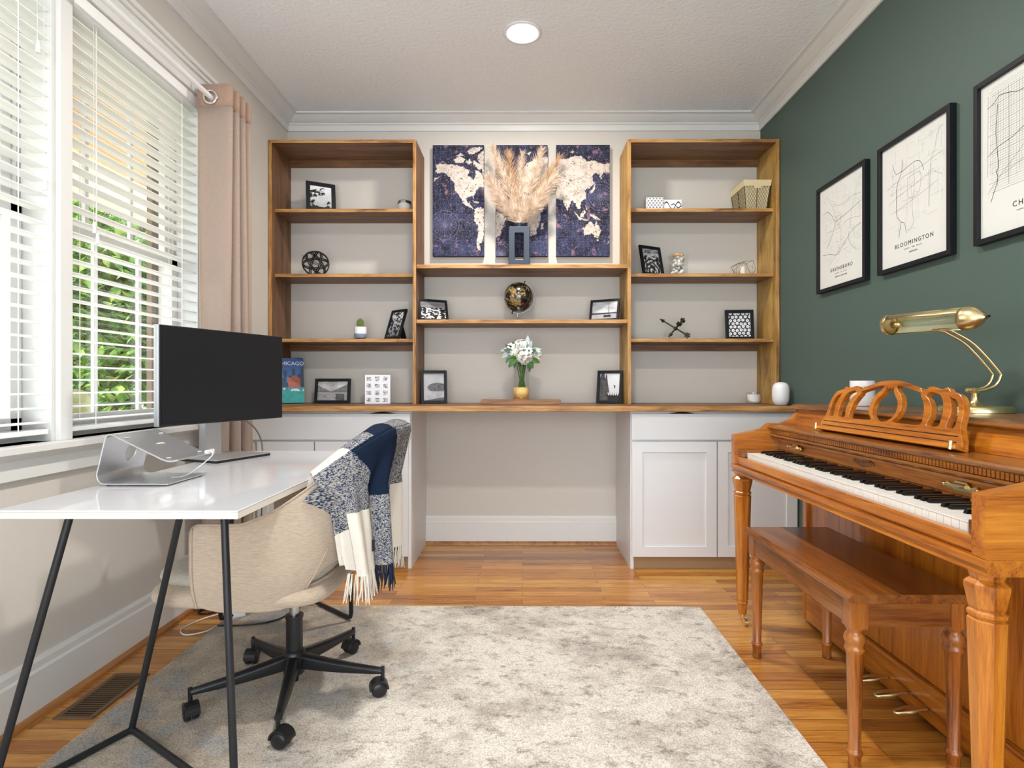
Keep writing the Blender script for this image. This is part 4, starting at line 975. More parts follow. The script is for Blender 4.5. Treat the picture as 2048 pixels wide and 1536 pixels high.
def pleg(x, y):
    prof = [(0.020, 0.088), (0.024, 0.096), (0.0215, 0.104), (0.0240, 0.112), (0.0235, 0.120), (0.0355, 0.545), (0.036, 0.552), (0.031, 0.556), (0.036, 0.562), (0.036, 0.568), (0.030, 0.573), (0.033, 0.578), (0.041, 0.618), (0.041, 0.626), (0.030, 0.636), (0.034, 0.6495)]
    prof = [(0.017, 0.048), (0.018, 0.075)]+prof
    l_ = MB().lathe(prof, (x, y, 0), 8, smooth=False, rot=PI/8); lo = l_.build('leg', M['pianoZ'], pi_, bevel=0.0008)
    c = MB().cyl((x, y, 0.034), (x, y, 0.0485), 0.010, n=14).tube([(x+0.004, y, 0.036), (x+0.014, y-0.012, 0.032), (x+0.012, y-0.012, 0.017)], 0.004, 8).cyl((x+0.002, y-0.012, 0.0165), (x+0.014, y-0.012, 0.0165), 0.0165, n=24)
    c.build('caster', M['brass'], lo)
pleg(0.945, 1.172); pleg(0.940, 2.462)

# bench
be = thing('piano_bench', (1.012, 1.848, 0), 'dark golden oak piano bench with fluted legs in front of the piano', 'bench')
x0, x1, y0, y1, zt = 0.845, 1.180, 1.495, 2.200, 0.482
T4 = Matrix.Identity(4)
MB().prism([(x0, zt-0.012), (x0+0.006, zt-0.004), (x0+0.016, zt), (x1-0.016, zt), (x1-0.006, zt-0.004), (x1, zt-0.012), (x1-0.002, zt-0.016), (x1-0.010, zt-0.024), (x0+0.010, zt-0.024), (x0+0.002, zt-0.016)], y0, y1, 'Y').build('top', M['benchY'], be, bevel=0.002)
xi0, xi1, yi0, yi1 = x0+0.014, x1-0.014, y0+0.012, y1-0.012
MB().box((xi0+0.003, yi0+0.045, 0.392), (xi0+0.020, yi1-0.045, zt-0.0245)).build('apron', M['benchY'], be)
MB().box((xi1-0.020, yi0+0.045, 0.392), (xi1-0.003, yi1-0.045, zt-0.0245)).build('apron', M['benchY'], be)
MB().box((xi0+0.045, yi0+0.003, 0.392), (xi1-0.045, yi0+0.020, zt-0.0245)).build('apron', M['benchX'], be)
MB().box((xi0+0.045, yi1-0.020, 0.392), (xi1-0.045, yi1-0.003, zt-0.0245)).build('apron', M['benchX'], be)
for lx in (xi0+0.0225, xi1-0.0225):
    for ly in (yi0+0.0225, yi1-0.0225):
        m = MB().box((lx-0.0224, ly-0.0224, 0.386), (lx+0.0224, ly+0.0224, zt-0.0245))
        prof = [(0.0145, 0.020), (0.0165, 0.046), (0.0195, 0.050), (0.0195, 0.056), (0.0165, 0.060), (0.0150, 0.064), (0.0210, 0.318), (0.0250, 0.326), (0.0250, 0.332), (0.0215, 0.336), (0.0240, 0.345), (0.0270, 0.356), (0.0230, 0.368), (0.0190, 0.374), (0.0190, 0.378), (0.0225, 0.383), (0.0225, 0.3862)]
        n = 40; vs = []
        for r_, z in prof:
            for i in range(n):
                a = 2*PI*i/n; f = 1-0.07*(0.5+0.5*math.cos(10*a)) if 0.06 < z < 0.32 else 1
                vs.append((lx+r_*f*math.cos(a), ly+r_*f*math.sin(a), z))
        m.add(vs, [(j*n+i, j*n+(i+1) % n, (j+1)*n+(i+1) % n, (j+1)*n+i) for j in range(len(prof)-1) for i in range(n)], 0, True)
        lo = m.build('leg', M['benchZ'], be)
        MB().lathe([(0.0150, 0.0), (0.0165, 0.004), (0.0155, 0.022)], (lx, ly, 0), 20).build('foot_cap', M['pianodark'], lo)

# piano lamp
lp = thing('piano_lamp', (1.412, 1.800, 0.941), 'brass bankers style piano lamp standing on the piano lid', 'lamp')
MB().lathe([(0.096, 0.0), (0.096, 0.014), (0.092, 0.019), (0.030, 0.021), (0.014, 0.026), (0.010, 0.040), (0.010, 0.060), (0.016, 0.064), (0.016, 0.070), (0, 0.072)], (1.412, 1.800, 0.941), 40, capt=False).build('base', M['brass'], lp)
P0 = Vector((1.412, 1.800, 1.010))
for q in (0, 1):
    dy = 0.030*q-0.015
    pts = cat([(1.395, 1.800+dy, 1.008), (1.425, 1.795+dy, 1.010), (1.455, 1.79+dy, 1.024), (1.468, 1.787+dy, 1.050), (1.462, 1.787+dy, 1.070), (1.40, 1.80+dy, 1.150), (1.345, 1.812+dy, 1.190), (1.330, 1.815+dy, 1.198), (1.305, 1.82+dy, 1.200)], 5, False)
    MB().tube(pts, 0.0042, 10).build('arm', M['brass'], lp)
MB().cyl((1.405, 1.78, 1.008), (1.405, 1.82, 1.008), 0.009, n=14).build('arm_joint', M['brass'], lp)
HA, HB = Vector((1.345, 1.70, 1.225)), Vector((1.268, 1.995, 1.232))
dd = (HB-HA); LH = dd.length; dd.normalize()
upv = Vector((0, 0, 1)); sv = upv.cross(dd).normalized(); upv = dd.cross(sv)
def hp(a, r, s_): return tuple(HA+dd*s_+(sv*math.cos(a)+upv*math.sin(a))*r)
rS = 0.034
# slotted shade: open toward the camera-left/below
MB().grid(lambda u, v: hp(rad(28)+rad(222)*u, rS, 0.02+(LH-0.02)*v), 28, 2).build('shade', M['brass'], lp, solid=0.0012)
MB().grid(lambda u, v: hp(rad(30)+rad(218)*u, rS-0.0025, 0.045+(LH-0.058)*v), 28, 2).build('shade_lining', M['lampcream'], lp)
Tm = Matrix(((sv.x, upv.x, dd.x, HA.x), (sv.y, upv.y, dd.y, HA.y), (sv.z, upv.z, dd.z, HA.z), (0, 0, 0, 1)))
MB().lathe([(0, -0.020), (0.010, -0.018), (0.012, -0.012), (0.022, -0.004), (0.032, 0.012), (0.0355, 0.030), (0.0355, 0.044)], (0, 0, 0), 28, T=Tm, capb=False, capt=False).build('end_cap', M['brass'], lp, solid=0.001)
MB().lathe([(0.0355, LH-0.012), (0.0355, LH), (0.030, LH+0.010), (0.012, LH+0.018), (0, LH+0.020)], (0, 0, 0), 28, T=Tm, capb=False, capt=False).lathe([(0, LH-0.014), (0.012, LH-0.016), (0.012, LH-0.045), (0.0, LH-0.048)], (0, 0, 0), 16, T=Tm, capb=False, capt=False).build('far_end_cap', M['brass'], lp)
MB().lathe([(0, 0.03), (0.013, 0.035), (0.013, LH-0.06), (0, LH-0.05)], (0, 0, 0), 20, T=Tm, capb=False, capt=False).build('bulb', M['glassg'], lp)
MB().tube([hp(0, 0.0, -0.020), hp(0, 0.0, -0.030), hp(0.5, 0.012, -0.036)], 0.003, 8).build('switch', M['plastic'], lp)

def candle(name, loc, r, h, label, lidded=False, frost=False, cat_='candle'):
    t = thing(name, loc, label, cat_)
    MB().lathe([(r-0.004, 0.0), (r, 0.004), (r, h)], loc, 32, capt=False).build('glass_cup', M['white'] if frost else M['glass'], t)
    MB().lathe([(0, 0.004), (r-0.0022, 0.006), (r-0.0022, h*0.80), (0, h*0.80)], loc, 28, capb=False, capt=False).build('wax', M['wax'], t)
    MB().cyl((loc[0], loc[1], loc[2]+h*0.79), (loc[0], loc[1], loc[2]+h*0.88), 0.001, n=6).build('wick', M['plastic'], t)
    n = 20; lb = [(loc[0]+(r+0.0007)*math.cos(rad(200+140*i/n)), loc[1]+(r+0.0007)*math.sin(rad(200+140*i/n))) for i in range(n+1)]
    l = MB().add([(x, y, loc[2]+h*0.5-h*0.32*math.sqrt(max(0, 1-(2*i/n-1)**2))) for i, (x, y) in enumerate(lb)]+[(x, y, loc[2]+h*0.5+h*0.32*math.sqrt(max(0, 1-(2*i/n-1)**2))) for i, (x, y) in enumerate(lb)], [(i, i+1, n+2+i, n+1+i) for i in range(n)], 0, True)
    l.build('label', M['paper'], t)
    if lidded: MB().lathe([(r+0.0015, h-0.010), (r+0.0015, h), (r-0.002, h+0.003), (0, h+0.004)], loc, 32, capb=False, capt=False).build('metal_lid', M['chrome'], t)
    return t
candle('jar_candle', (1.350, 2.290, 0.941), 0.044, 0.100, 'tall white jar candle on the piano lid behind the music desk', frost=True)
candle('jar_candle', (1.412, 3.52, 0.9065), 0.039, 0.070, 'glass candle with white label on the worktop in the right bookcase')
candle('jar_candle', (-0.731, 3.56, 2.0815), 0.041, 0.072, 'small glass candle with metal lid on the top left shelf', lidded=True)
pk = thing('wifi_speaker', (1.466, 3.27, 0.9065), 'rounded glossy white wireless device on the worktop corner beside the piano', 'wireless device')
MB().lathe([(0.0, 0.0), (0.026, 0.0), (0.034, 0.005), (0.044, 0.028), (0.0465, 0.055), (0.0465, 0.085), (0.042, 0.112), (0.030, 0.126), (0.012, 0.131), (0, 0.1315)], (1.466, 3.27, 0.9065), 36, capb=False, capt=False).build('shell', M['white'], pk)

# ------------------------------------------------------------------ framed city maps on the green wall
def mapT(yl, z0): return Matrix(((0, 0, -1, XR-0.013), (-1, 0, 0, yl), (0, 1, 0, z0), (0, 0, 0, 1)))
def ribbon(mb, pts, w, mi, T, z=0.0003):
    for i in range(len(pts)-1):
        a, b = Vector(pts[i]), Vector(pts[i+1]); d = b-a
        if d.length < 1e-6: continue
        n = Vector((-d.y, d.x)).normalized()*w/2; e = d.normalized()*w*0.3
        mb.add([(a.x-e.x-n.x, a.y-e.y-n.y, z), (b.x+e.x-n.x, b.y+e.y-n.y, z), (b.x+e.x+n.x, b.y+e.y+n.y, z), (a.x-e.x+n.x, a.y-e.y+n.y, z)], [(0, 1, 2, 3)], mi, False, T)
def wallmap(yl, city, sub, style, label):
    w, h, z0 = 0.415, 0.532, 1.486
    t = thing('framed_map', (XR-0.012, yl-w/2, z0), label, 'framed print', 'black framed city maps on the green wall')
    T = mapT(yl, z0)
    f = 0.017
    fm = MB()
    for a, b in (((0, 0, -0.012), (f, h, 0.013)), ((w-f, 0, -0.012), (w, h, 0.013)), ((f, 0, -0.012), (w-f, f, 0.013)), ((f, h-f, -0.012), (w-f, h, 0.013))): fm.box(a, b, T=T)
    fm.build('frame', M['black'], t, bevel=0.001)
    MB().box((f, f, -0.010), (w-f, h-f, 0.0), T=T).build('paper', M['paper'], t)
    mb = MB(); R = random.Random(sum(map(ord, city)))
    X0, X1, Y0, Y1 = 0.045, w-0.045, 0.13, h-0.045
    def n2(p): return (X0+(X1-X0)*p[0], Y0+(Y1-Y0)*p[1])
    def poly(pts, wd, mi, z): ribbon(mb, [n2(q[:2]) for q in cat([(a, b, 0) for a, b in pts], 5, False)], wd, mi, T, z)
    if style == 'grid':
        for k in range(34):
            x = k/33
            poly([(x, R.uniform(0.12, 0.3) if x < 0.7 else 0.05), (x+0.004, 0.97)], 0.0008 if k % 4 else 0.0011, 2 if k % 4 else 0, 0.0002)
        for k in range(44):
            y = 0.08+k/46
            poly([(R.uniform(0, 0.06), y), (R.uniform(0.8, 0.98), y+0.002)], 0.0008 if k % 4 else 0.0011, 2 if k % 4 else 0, 0.0002)
        maj = [[(0, .86), (.08, .88), (.14, .92), (.25, .90), (.4, .86), (.6, .93), (.9, .80)], [(0, .42), (.12, .47), (.3, .50), (.5, .57), (.8, .60)], [(.04, .0), (.12, .18), (.10, .26), (.13, .30), (.10, .60), (.12, .85)], [(.0, .08), (.14, .2), (.32, .32), (.5, .45), (.7, .55)], [(.14, .2), (.3, .24), (.6, .33), (.9, .36)], [(.5, .1), (.48, .4), (.46, .9)], [(.25, .1), (.26, .9)]]
    elif style == 'loop':
        for k in range(70):
            x, y = R.random(), R.random(); d = R.choice([(1, 0.03), (0.03, 1)]); L = R.uniform(0.05, 0.25)
            poly([(x, y), (min(1, x+d[0]*L*.5), min(1, y+d[1]*L*.5+R.uniform(-.02, .02))), (min(1, x+d[0]*L), min(1, y+d[1]*L))], 0.0008, 2, 0.0002)
        maj = [[(.12, .86), (.18, .74), (.28, .73), (.42, .75), (.56, .76), (.64, .71), (.68, .62)], [(.30, .86), (.29, .73), (.20, .58), (.19, .40), (.20, .26), (.28, .17), (.34, .14), (.38, .02)], [(.28, .17), (.24, .0)], [(.02, .60), (.3, .66), (.6, .67), (.98, .72)], [(.98, .98), (.90, .92), (.86, .78), (.80, .68), (.78, .5), (.77, .2)], [(.05, .42), (.25, .47), (.55, .52), (.85, .58)], [(.5, .74), (.52, .5), (.48, .3), (.50, .1), (.40, .04)], [(.1, .3), (.5, .36), (.9, .44)], [(.4, .62), (.42, .4), (.6, .42), (.62, .62), (.4, .62)], [(.85, .55), (.98, .48)]]
    else:
        for k in range(120):
            x, y = R.random(), R.random(); a = R.uniform(0, 6.28); L = R.uniform(0.04, 0.14)
            poly([(x, y), (min(1, max(0, x+math.cos(a)*L*.5+R.uniform(-.02, .02))), min(1, max(0, y+math.sin(a)*L*.5))), (min(1, max(0, x+math.cos(a)*L)), min(1, max(0, y+math.sin(a)*L)))], 0.0008, 2, 0.0002)
        maj = [[(0, .72), (.12, .74), (.25, .66), (.34, .56), (.5, .57), (.7, .60), (1, .66)], [(.34, .56), (.30, .44), (.18, .30), (.1, .24)], [(0, .16), (.2, .14), (.4, .10), (.6, .22), (.8, .34), (1, .38)], [(.1, .96), (.25, .80), (.36, .62), (.40, .54)], [(1, .98), (.86, .80), (.78, .60), (.74, .4)], [(.2, .0), (.38, .12), (.6, .24)], [(.36, .56), (.42, .62), (.50, .58), (.46, .50), (.38, .50), (.36, .56)], [(.1, .46), (.4, .44), (.7, .50), (1, .46)], [(.3, .80), (.5, .74), (.8, .78), (1, .76)], [(.7, .34), (.72, .2), (.9, .06)], [(.45, .5), (.5, .3), (.42, .1)]]
    for i, p in enumerate(maj): poly(p, 0.0017 if i < 3 else 0.0010, 1 if i < 3 else 0, 0.0004)
    mb.build('street_lines', [M['line'], M['ink'], M['line2']], t, recalc=False)
    tm = MB(); cx = w/2
    text_mb(tm, city, 0.024, T @ Matrix.Translation((cx, 0.096, 0.0004)), spacing=1.35)
    text_mb(tm, sub, 0.0095, T @ Matrix.Translation((cx, 0.059, 0.0004)), spacing=1.3)
    for k in range(16):
        if k in (6, 10): continue
        x = cx-0.052+k*0.0065; tm.box((x, 0.0735, 0.0003), (x+0.0036*R.uniform(.5, 1), 0.0735+0.0055*R.uniform(.4, 1), 0.0006), T=T)
    tm.build('lettering', M['ink'], t, recalc=False)
wallmap(2.948, 'GREENSBORO', 'NORTH CAROLINA', 'organic', 'black framed street map print lettered GREENSBORO, nearest the bookcase')
wallmap(2.443, 'BLOOMINGTON', 'INDIANA', 'loop', 'black framed street map print lettered BLOOMINGTON')
wallmap(1.923, 'CHICAGO', 'ILLINOIS', 'grid', 'black framed street map with a dense grid, cut off at the right edge')

# ------------------------------------------------------------------ world map canvases
import numpy as _n
LANDS = {
 'L': [[(60,400),(100,375),(170,385),(250,390),(330,400),(400,430),(440,465),(430,520),(470,540),(500,565),(520,500),(505,450),(560,470),(590,520),(612,545),(612,650),(560,640),(520,690),(490,745),(500,790),(482,748),(430,752),(412,790),(425,825),(455,815),(445,850),(480,870),(495,905),(450,878),(400,850),(370,820),(330,740),(280,690),(275,600),(240,560),(190,505),(150,480),(90,492),(62,470),(75,440)],
       [(270,330),(330,300),(400,330),(370,375),(290,372)],[(400,340),(450,330),(480,372),(430,392)],[(480,340),(560,380),(600,440),(560,450),(500,400)],[(300,290),(350,262),(400,280),(330,300)],
       [(415,230),(480,200),(560,190),(605,200),(540,250),(480,275),(430,262)],[(540,275),(612,230),(612,520),(590,430),(545,340)],[(480,798),(540,812),(575,830),(520,825)],[(40,580),(60,545),(130,520),(135,510),(70,560)],
       [(510,900),(560,875),(612,900),(612,1225),(585,1280),(560,1300),(572,1370),(545,1380),(525,1300),(540,1200),(550,1100),(510,1040),(495,980)]],
 'M': [[(750,920),(800,940),(865,1000),(840,1060),(820,1130),(790,1200),(750,1215)],
       [(900,800),(1000,730),(1120,730),(1200,760),(1240,850),(1300,880),(1260,940),(1245,1040),(1220,1120),(1200,1190),(1145,1200),(1120,1130),(1105,1050),(1095,950),(1050,920),(950,910),(900,860)],
       [(1265,1060),(1290,1040),(1285,1120),(1265,1130)],[(960,640),(1000,600),(1060,420),(1120,360),(1180,330),(1340,300),(1340,800),(1300,850),(1262,872),(1230,820),(1180,755),(1100,700),(980,700)],[(1090,250),(1150,240),(1130,282)]],
 'R': [[(1430,340),(1500,310),(1560,320),(1640,280),(1720,290),(1780,350),(1850,340),(1900,350),(1960,380),(2040,370),(2040,460),(1960,480),(1940,560),(1925,500),(1870,480),(1840,520),(1860,600),(1810,650),(1760,670),(1772,760),(1710,810),(1712,880),(1680,890),(1650,830),(1620,790),(1590,830),(1562,912),(1530,840),(1510,790),(1450,780),(1430,770)],
       [(1870,570),(1885,620),(1862,690),(1810,722),(1820,690),(1855,650)],[(1640,915),(1700,985),(1790,1012),(1780,1022),(1690,1012)],[(1705,950),(1750,895),(1768,930),(1742,982),(1715,982)],[(1818,948),(1880,965),(1935,1012),(1890,1012),(1830,972)],
       [(1735,1110),(1790,1060),(1820,1030),(1850,1050),(1880,1070),(1885,1028),(1910,1080),(1940,1140),(1930,1190),(1900,1225),(1870,1210),(1840,1170),(1790,1180),(1750,1200)],[(1893,1240),(1917,1240),(1905,1264)],[(2008,1292),(2040,1240),(2036,1262)],[(1762,838),(1780,878),(1795,902),(1775,895)],[(1600,240),(1625,222),(1640,245),(1620,258)]]}
def canvas(key, x0, x1, cx0, cx1, cy0, cy1, label):
    t = thing('map_canvas', ((x0+x1)/2, YB-0.002, 1.842), label, 'canvas print', 'three navy world map canvases')
    z0, z1 = 1.842, 2.549
    MB().box((x0, YB-0.037, z0), (x1, YB-0.001, z1)).build('stretcher', M['navyc'], t)
    def C(u, v):
        px = cx0+(cx1-cx0)*u; py = cy1+(cy0-cy1)*v
        jx = (fbm(px/18, py/18)-0.5)*34; jy = (fbm(px/18+50, py/18+9)-0.5)*34
        land = np.zeros(u.shape, bool)
        for p in LANDS[key]: land |= inpoly(px+jx, py+jy, p)
        n = fbm(px/90, py/90); n2 = _rs.rand(*u.shape); nb = fbm(px/30+9, py/30)
        sea = lerp(np.array(s2l(33, 34, 48)), np.array(s2l(58, 63, 94)), np.clip((n-0.3)*2.2*(0.5+0.7*(1-v)), 0, 1))
        sp = (fbm(px/7, py/7, 2) > 0.74)*0.35+((n2 > 0.985)*0.3)
        sea = sea*(1-sp[..., None])+np.array(s2l(190, 180, 205))*sp[..., None]
        pk_ = np.clip((fbm(px/60+70, py/60+5)-0.66)*5, 0, 0.6)
        sea = sea*(1-pk_[..., None])+np.array(s2l(160, 120, 140))*pk_[..., None]
        cxs = {'L': (165, 1080, 165), 'M': (800, 1400, 130), 'R': (1935, 745, 165)}[key]
        rr = np.hypot(px-cxs[0], py-cxs[1]); an = np.arctan2(py-cxs[1], px-cxs[0])
        ring = (((np.abs(rr-cxs[2]) < 3) | (np.abs(rr-cxs[2]*0.8) < 2) | ((rr < cxs[2]*0.8) & (np.abs(np.mod(an*12/np.pi+0.5, 1)-0.5)*rr*0.26 < 2.0)))*0.28)
        grid = ((np.mod(px, 60) < 2.5) | (np.mod(py, 60) < 2.5))*0.13
        q = np.maximum(ring, grid)[..., None]; sea = sea*(1-q)+np.array(s2l(170, 165, 195))*q
        lc = lerp(np.array(s2l(206, 196, 186)), np.array(s2l(172, 156, 146)), np.clip((nb-0.45)*2.5, 0, 1))
        hole = (fbm(px/14+33, py/14+8, 3) > 0.73)
        lc = np.where(hole[..., None], np.array(s2l(60, 58, 74))[None, None], lc)
        return np.where(land[..., None], lc, sea)
    painted('printed_face', lambda u, v: (x0+(x1-x0)*u, YB-0.0374+0*u, z0+(z1-z0)*v), 200, 420, C, M['canvas'], t)
M['navyc'] = mat('canvas_side', s2l(40, 40, 58), 0.85)
canvas('L', -0.5725, -0.2455, 30, 612, 168, 1435, 'left navy map canvas showing North and South America')
canvas('M', -0.169, 0.161, 750, 1338, 162, 1428, 'middle navy map canvas mostly behind the pampas plumes')
canvas('R', 0.215, 0.556, 1437, 2040, 160, 1425, 'right navy map canvas showing Asia and Australia')

# ------------------------------------------------------------------ pampas and black vase
bv = thing('pampas_vase', (-0.020, 3.545, 1.7375), 'tall navy black rectangular vase with an open centre, holding pampas', 'vase')
TV = Matrix(((1, 0, 0, -0.020), (0, 0, -1, 3.545), (0, 1, 0, 1.7375), (0, 0, 0, 1)))
def rr(x0, y0, x1, y1, r, n=5):
    o = []
    for cx_, cy_, a0 in ((x1-r, y0+r, -90), (x1-r, y1-r, 0), (x0+r, y1-r, 90), (x0+r, y0+r, 180)):
        o += [(cx_+r*math.cos(rad(a0+90*k/n)), cy_+r*math.sin(rad(a0+90*k/n))) for k in range(n+1)]
    return o
m = MB(); curve_plate(m, [rr(-0.061, 0.002, 0.061, 0.252, 0.006), rr(-0.030, 0.050, 0.030, 0.219, 0.008)], TV, 0.042, bev=0.004)
m.lathe([(0.022, 0.250), (0.020, 0.262), (0.029, 0.272), (0.029, 0.278), (0.020, 0.279), (0.016, 0.262)], (-0.020, 3.545, 1.7375), 28, capb=False, capt=False)
m.build('vase_body', M['navyceramic'], bv, recalc=False)
def plume_mat(name, a, b):
    m, nt, bs = new_mat(name); L = nt.links
    tc = N(nt, 'ShaderNodeTexCoord'); n = N(nt, 'ShaderNodeTexNoise', Scale=30.0, Detail=4.0); L.new(tc.outputs['Object'], n.inputs['Vector'])
    r = ramp(nt, [(0.3, a), (0.7, b)]); L.new(n.outputs['Fac'], r.inputs['Fac']); L.new(r.outputs['Color'], bs.inputs['Base Color']); bs.inputs['Roughness'].default_value = 0.8
    return m
PMs = [plume_mat('pampas_cream', s2l(172, 142, 116), s2l(226, 206, 186)), plume_mat('pampas_tan', s2l(164, 124, 88), s2l(200, 166, 130))]
def plume(tip, bend, w, mi, seed, label, yoff=0.0):
    R = random.Random(seed)
    base = Vector((-0.020, 3.545, 2.005)); tip = Vector((tip[0], 3.545+yoff, tip[1])); mid = (base+tip)/2+Vector((bend[0], yoff*0.5, bend[1]))
    def q(t): return base*(1-t)**2+mid*2*t*(1-t)+tip*t*t
    b = MB().tube([(-0.020, 3.545, 1.95)]+[tuple(q(k/12*0.95)) for k in range(13)], 0.0018, 6, mi=0)
    for k in range(620):
        t = R.random()**0.9*0.97+0.02; p = q(t); d = (q(min(1, t+0.02))-q(max(0, t-0.02))).normalized()
        side = Vector((R.gauss(0, 1), R.gauss(0, 0.55), R.gauss(0, 1))); side = (side-d*side.dot(d)).normalized()
        L = w*(0.35+0.75*math.sin(PI*min(1, t*0.85+0.12)))*R.uniform(0.6, 1.25)
        e1 = p+d*L*0.60+side*L*0.36; e2 = p+d*L*1.25+side*L*0.78+Vector((0, 0, -0.16*L)); wd = 0.00075
        nrm = Vector((-d.z, 0, d.x))*wd if abs(side.y) > 0 else Vector((wd, 0, 0))
        if p.y > 3.60 and side.y > 0: e1.y = min(e1.y, 3.64); e2.y = min(e2.y, 3.65)
        e1.y = min(e1.y, 3.645); e2.y = min(e2.y, 3.652)
        b.add([p-nrm, p+nrm, e1+nrm*0.8, e1-nrm*0.8, e2], [(0, 1, 2, 3), (3, 2, 4)], 0, False)
    o = b.build('pampas_plume', PMs[mi], recalc=False)
    return tag(o, label, 'pampas grass', 'pampas plumes in the dark vase')
plume((-0.190, 2.490), (0.00, 0.05), 0.075, 0, 1, 'cream pampas plume rising highest at the left', 0.0)
plume((-0.215, 2.30), (-0.02, 0.00), 0.080, 0, 2, 'cream pampas plume spreading left, below the highest left one', -0.02)
plume((-0.175, 2.165), (-0.01, 0.03), 0.055, 0, 3, 'lowest pampas plume arching out to the left', -0.03)
plume((-0.085, 2.475), (-0.02, 0.03), 0.065, 1, 4, 'tan pampas plume just left of the centre', 0.03)
plume((0.000, 2.46), (-0.01, 0.03), 0.055, 0, 5, 'upright cream pampas plume over the centre of the vase', 0.02)
plume((0.120, 2.47), (0.0, 0.02), 0.070, 0, 6, 'cream pampas plume rising at the right', -0.01)
plume((0.235, 2.445), (0.0, 0.00), 0.065, 1, 7, 'tan pampas plume reaching furthest to the upper right', 0.02)
plume((0.215, 2.30), (-0.01, 0.01), 0.070, 0, 8, 'cream pampas plume spreading right at middle height', -0.02)
plume((0.150, 2.165), (0.01, 0.03), 0.050, 0, 9, 'lowest pampas plume arching out to the right', -0.03)

# ------------------------------------------------------------------ photo frames
def g3(a): a = np.clip(a, 0, 1)**2.2; return np.stack([a*0.97, a*0.98, a*1.03], -1)
def pic_palm(u, v):
    s = 0.62+0.3*v+0.1*fbm(u*4, v*8)
    n = fbm(u*7+3, v*9+1, 4); d = (np.abs(v-(0.62+0.28*(u)))*1.0 < 0.16) & (n > 0.5) & (u < 0.7)
    e = (n > 0.56) & (v < 0.30+0.1*np.sin(u*9)) | (v < 0.12); return g3(np.where(d | e, 0.12, s))
def pic_people(u, v):
    a = fbm(u*10, v*14, 4); return g3(np.where((a > 0.5), 0.85, 0.12)*(0.5+0.6*v)+0.05)
def pic_arch(u, v):
    r = np.hypot(u-0.5, v-0.05); b = 0.5+0.5*np.sin(r*38+6*fbm(u*6, v*6)); return g3(np.where(v > 0.72, 0.72-0.3*(fbm(u*5, v*30) > 0.55), 0.12+0.7*b*(fbm(u*12, v*12) > 0.42)))
def pic_canal(u, v):
    sky = 0.55+0.4*fbm(u*4, v*8); h = np.abs(u-0.45)*0.95; bld = (v > 0.42) & (v < 0.47+h*0.75); wat = v <= 0.42
    w = 0.45+0.3*fbm(u*8, v*30)-0.25*(np.abs(u-0.75) < 0.15)*(v < 0.35); b = 0.35+0.35*(np.mod(u*26, 1) > 0.5)*(np.mod(v*22, 1) > 0.4)
    return g3(np.where(bld, b, np.where(wat, w, sky)))
def pic_city(u, v):
    return g3(np.where(v > 0.66, 0.35+0.3*fbm(u*3, v*20), 0.08+0.85*((fbm(u*12, v*14, 3) > 0.52))*(1-0.2*v)))
def pic_boat(u, v):
    s = 0.55+0.35*fbm(u*3, v*7); s = np.where((v < 0.36) & (v > 0.27-0.03*np.sin(u*5)), 0.18, s); s = np.where(v <= 0.27, 0.55+0.2*fbm(u*10, v*40), s)
    m_ = (np.abs(u-0.66) < 0.006) & (v > 0.2) & (v < 0.95); h = (np.abs(u-0.62) < 0.14) & (np.abs(v-0.17) < 0.06); return g3(np.where(m_ | h, 0.08, s))
def pic_rock(u, v):
    s = 0.72-0.1*fbm(u*3, v*3); r = (((u-0.68)/0.5)**2+((v-0.48)/0.17)**2 < 1); s = np.where(r, 0.22+0.28*fbm(u*14, v*14), s)
    return g3(np.where(v < 0.34, 0.55+0.2*fbm(u*4+4, v*6), s)*(1-0.5*((v < 0.12*u))))
def pic_tower(u, v):
    s = 0.74+0.12*v; t = (u < 0.46-0.25*(v)) & (u > 0.05-0.3*(1-v)) | ((np.abs(u-(0.30-0.0*v)) < 0.10*(1-v)+0.01) & (v > 0.5))
    t |= (np.abs(u-0.32) < 0.26*np.clip(0.98-v, 0, 1)) & (v > 0.28)
    f = v < 0.20+0.10*(np.mod(u*9, 1) > 0.6)*(1-np.abs(np.mod(u*9, 1)-0.8)*4); lf = (fbm(u*12, v*12) > 0.6) & (np.hypot(u-0.8, v-0.48) < 0.12)
    return g3(np.where(t, 0.12+0.3*fbm(u*16, v*16), np.where(f | lf, 0.1, s)))
def pic_bubble(u, v):
    X, Y = u*5.2, v*7.2; best = np.full(u.shape, 9.0); sec = best.copy(); rs = np.random.RandomState(4)
    for i in range(-1, 7):
        for j in range(-1, 9):
            cx_, cy_ = i+0.5*(j % 2)+rs.uniform(-.14, .14), j+rs.uniform(-.12, .12); d = np.hypot((X-cx_)*1.0, (Y-cy_)*0.82)
            sec = np.minimum(sec, np.maximum(best, d)); best = np.minimum(best, d)
    return g3(np.where((best < 0.37) & (best > 0.09), 0.93, 0.20)+0*sec)
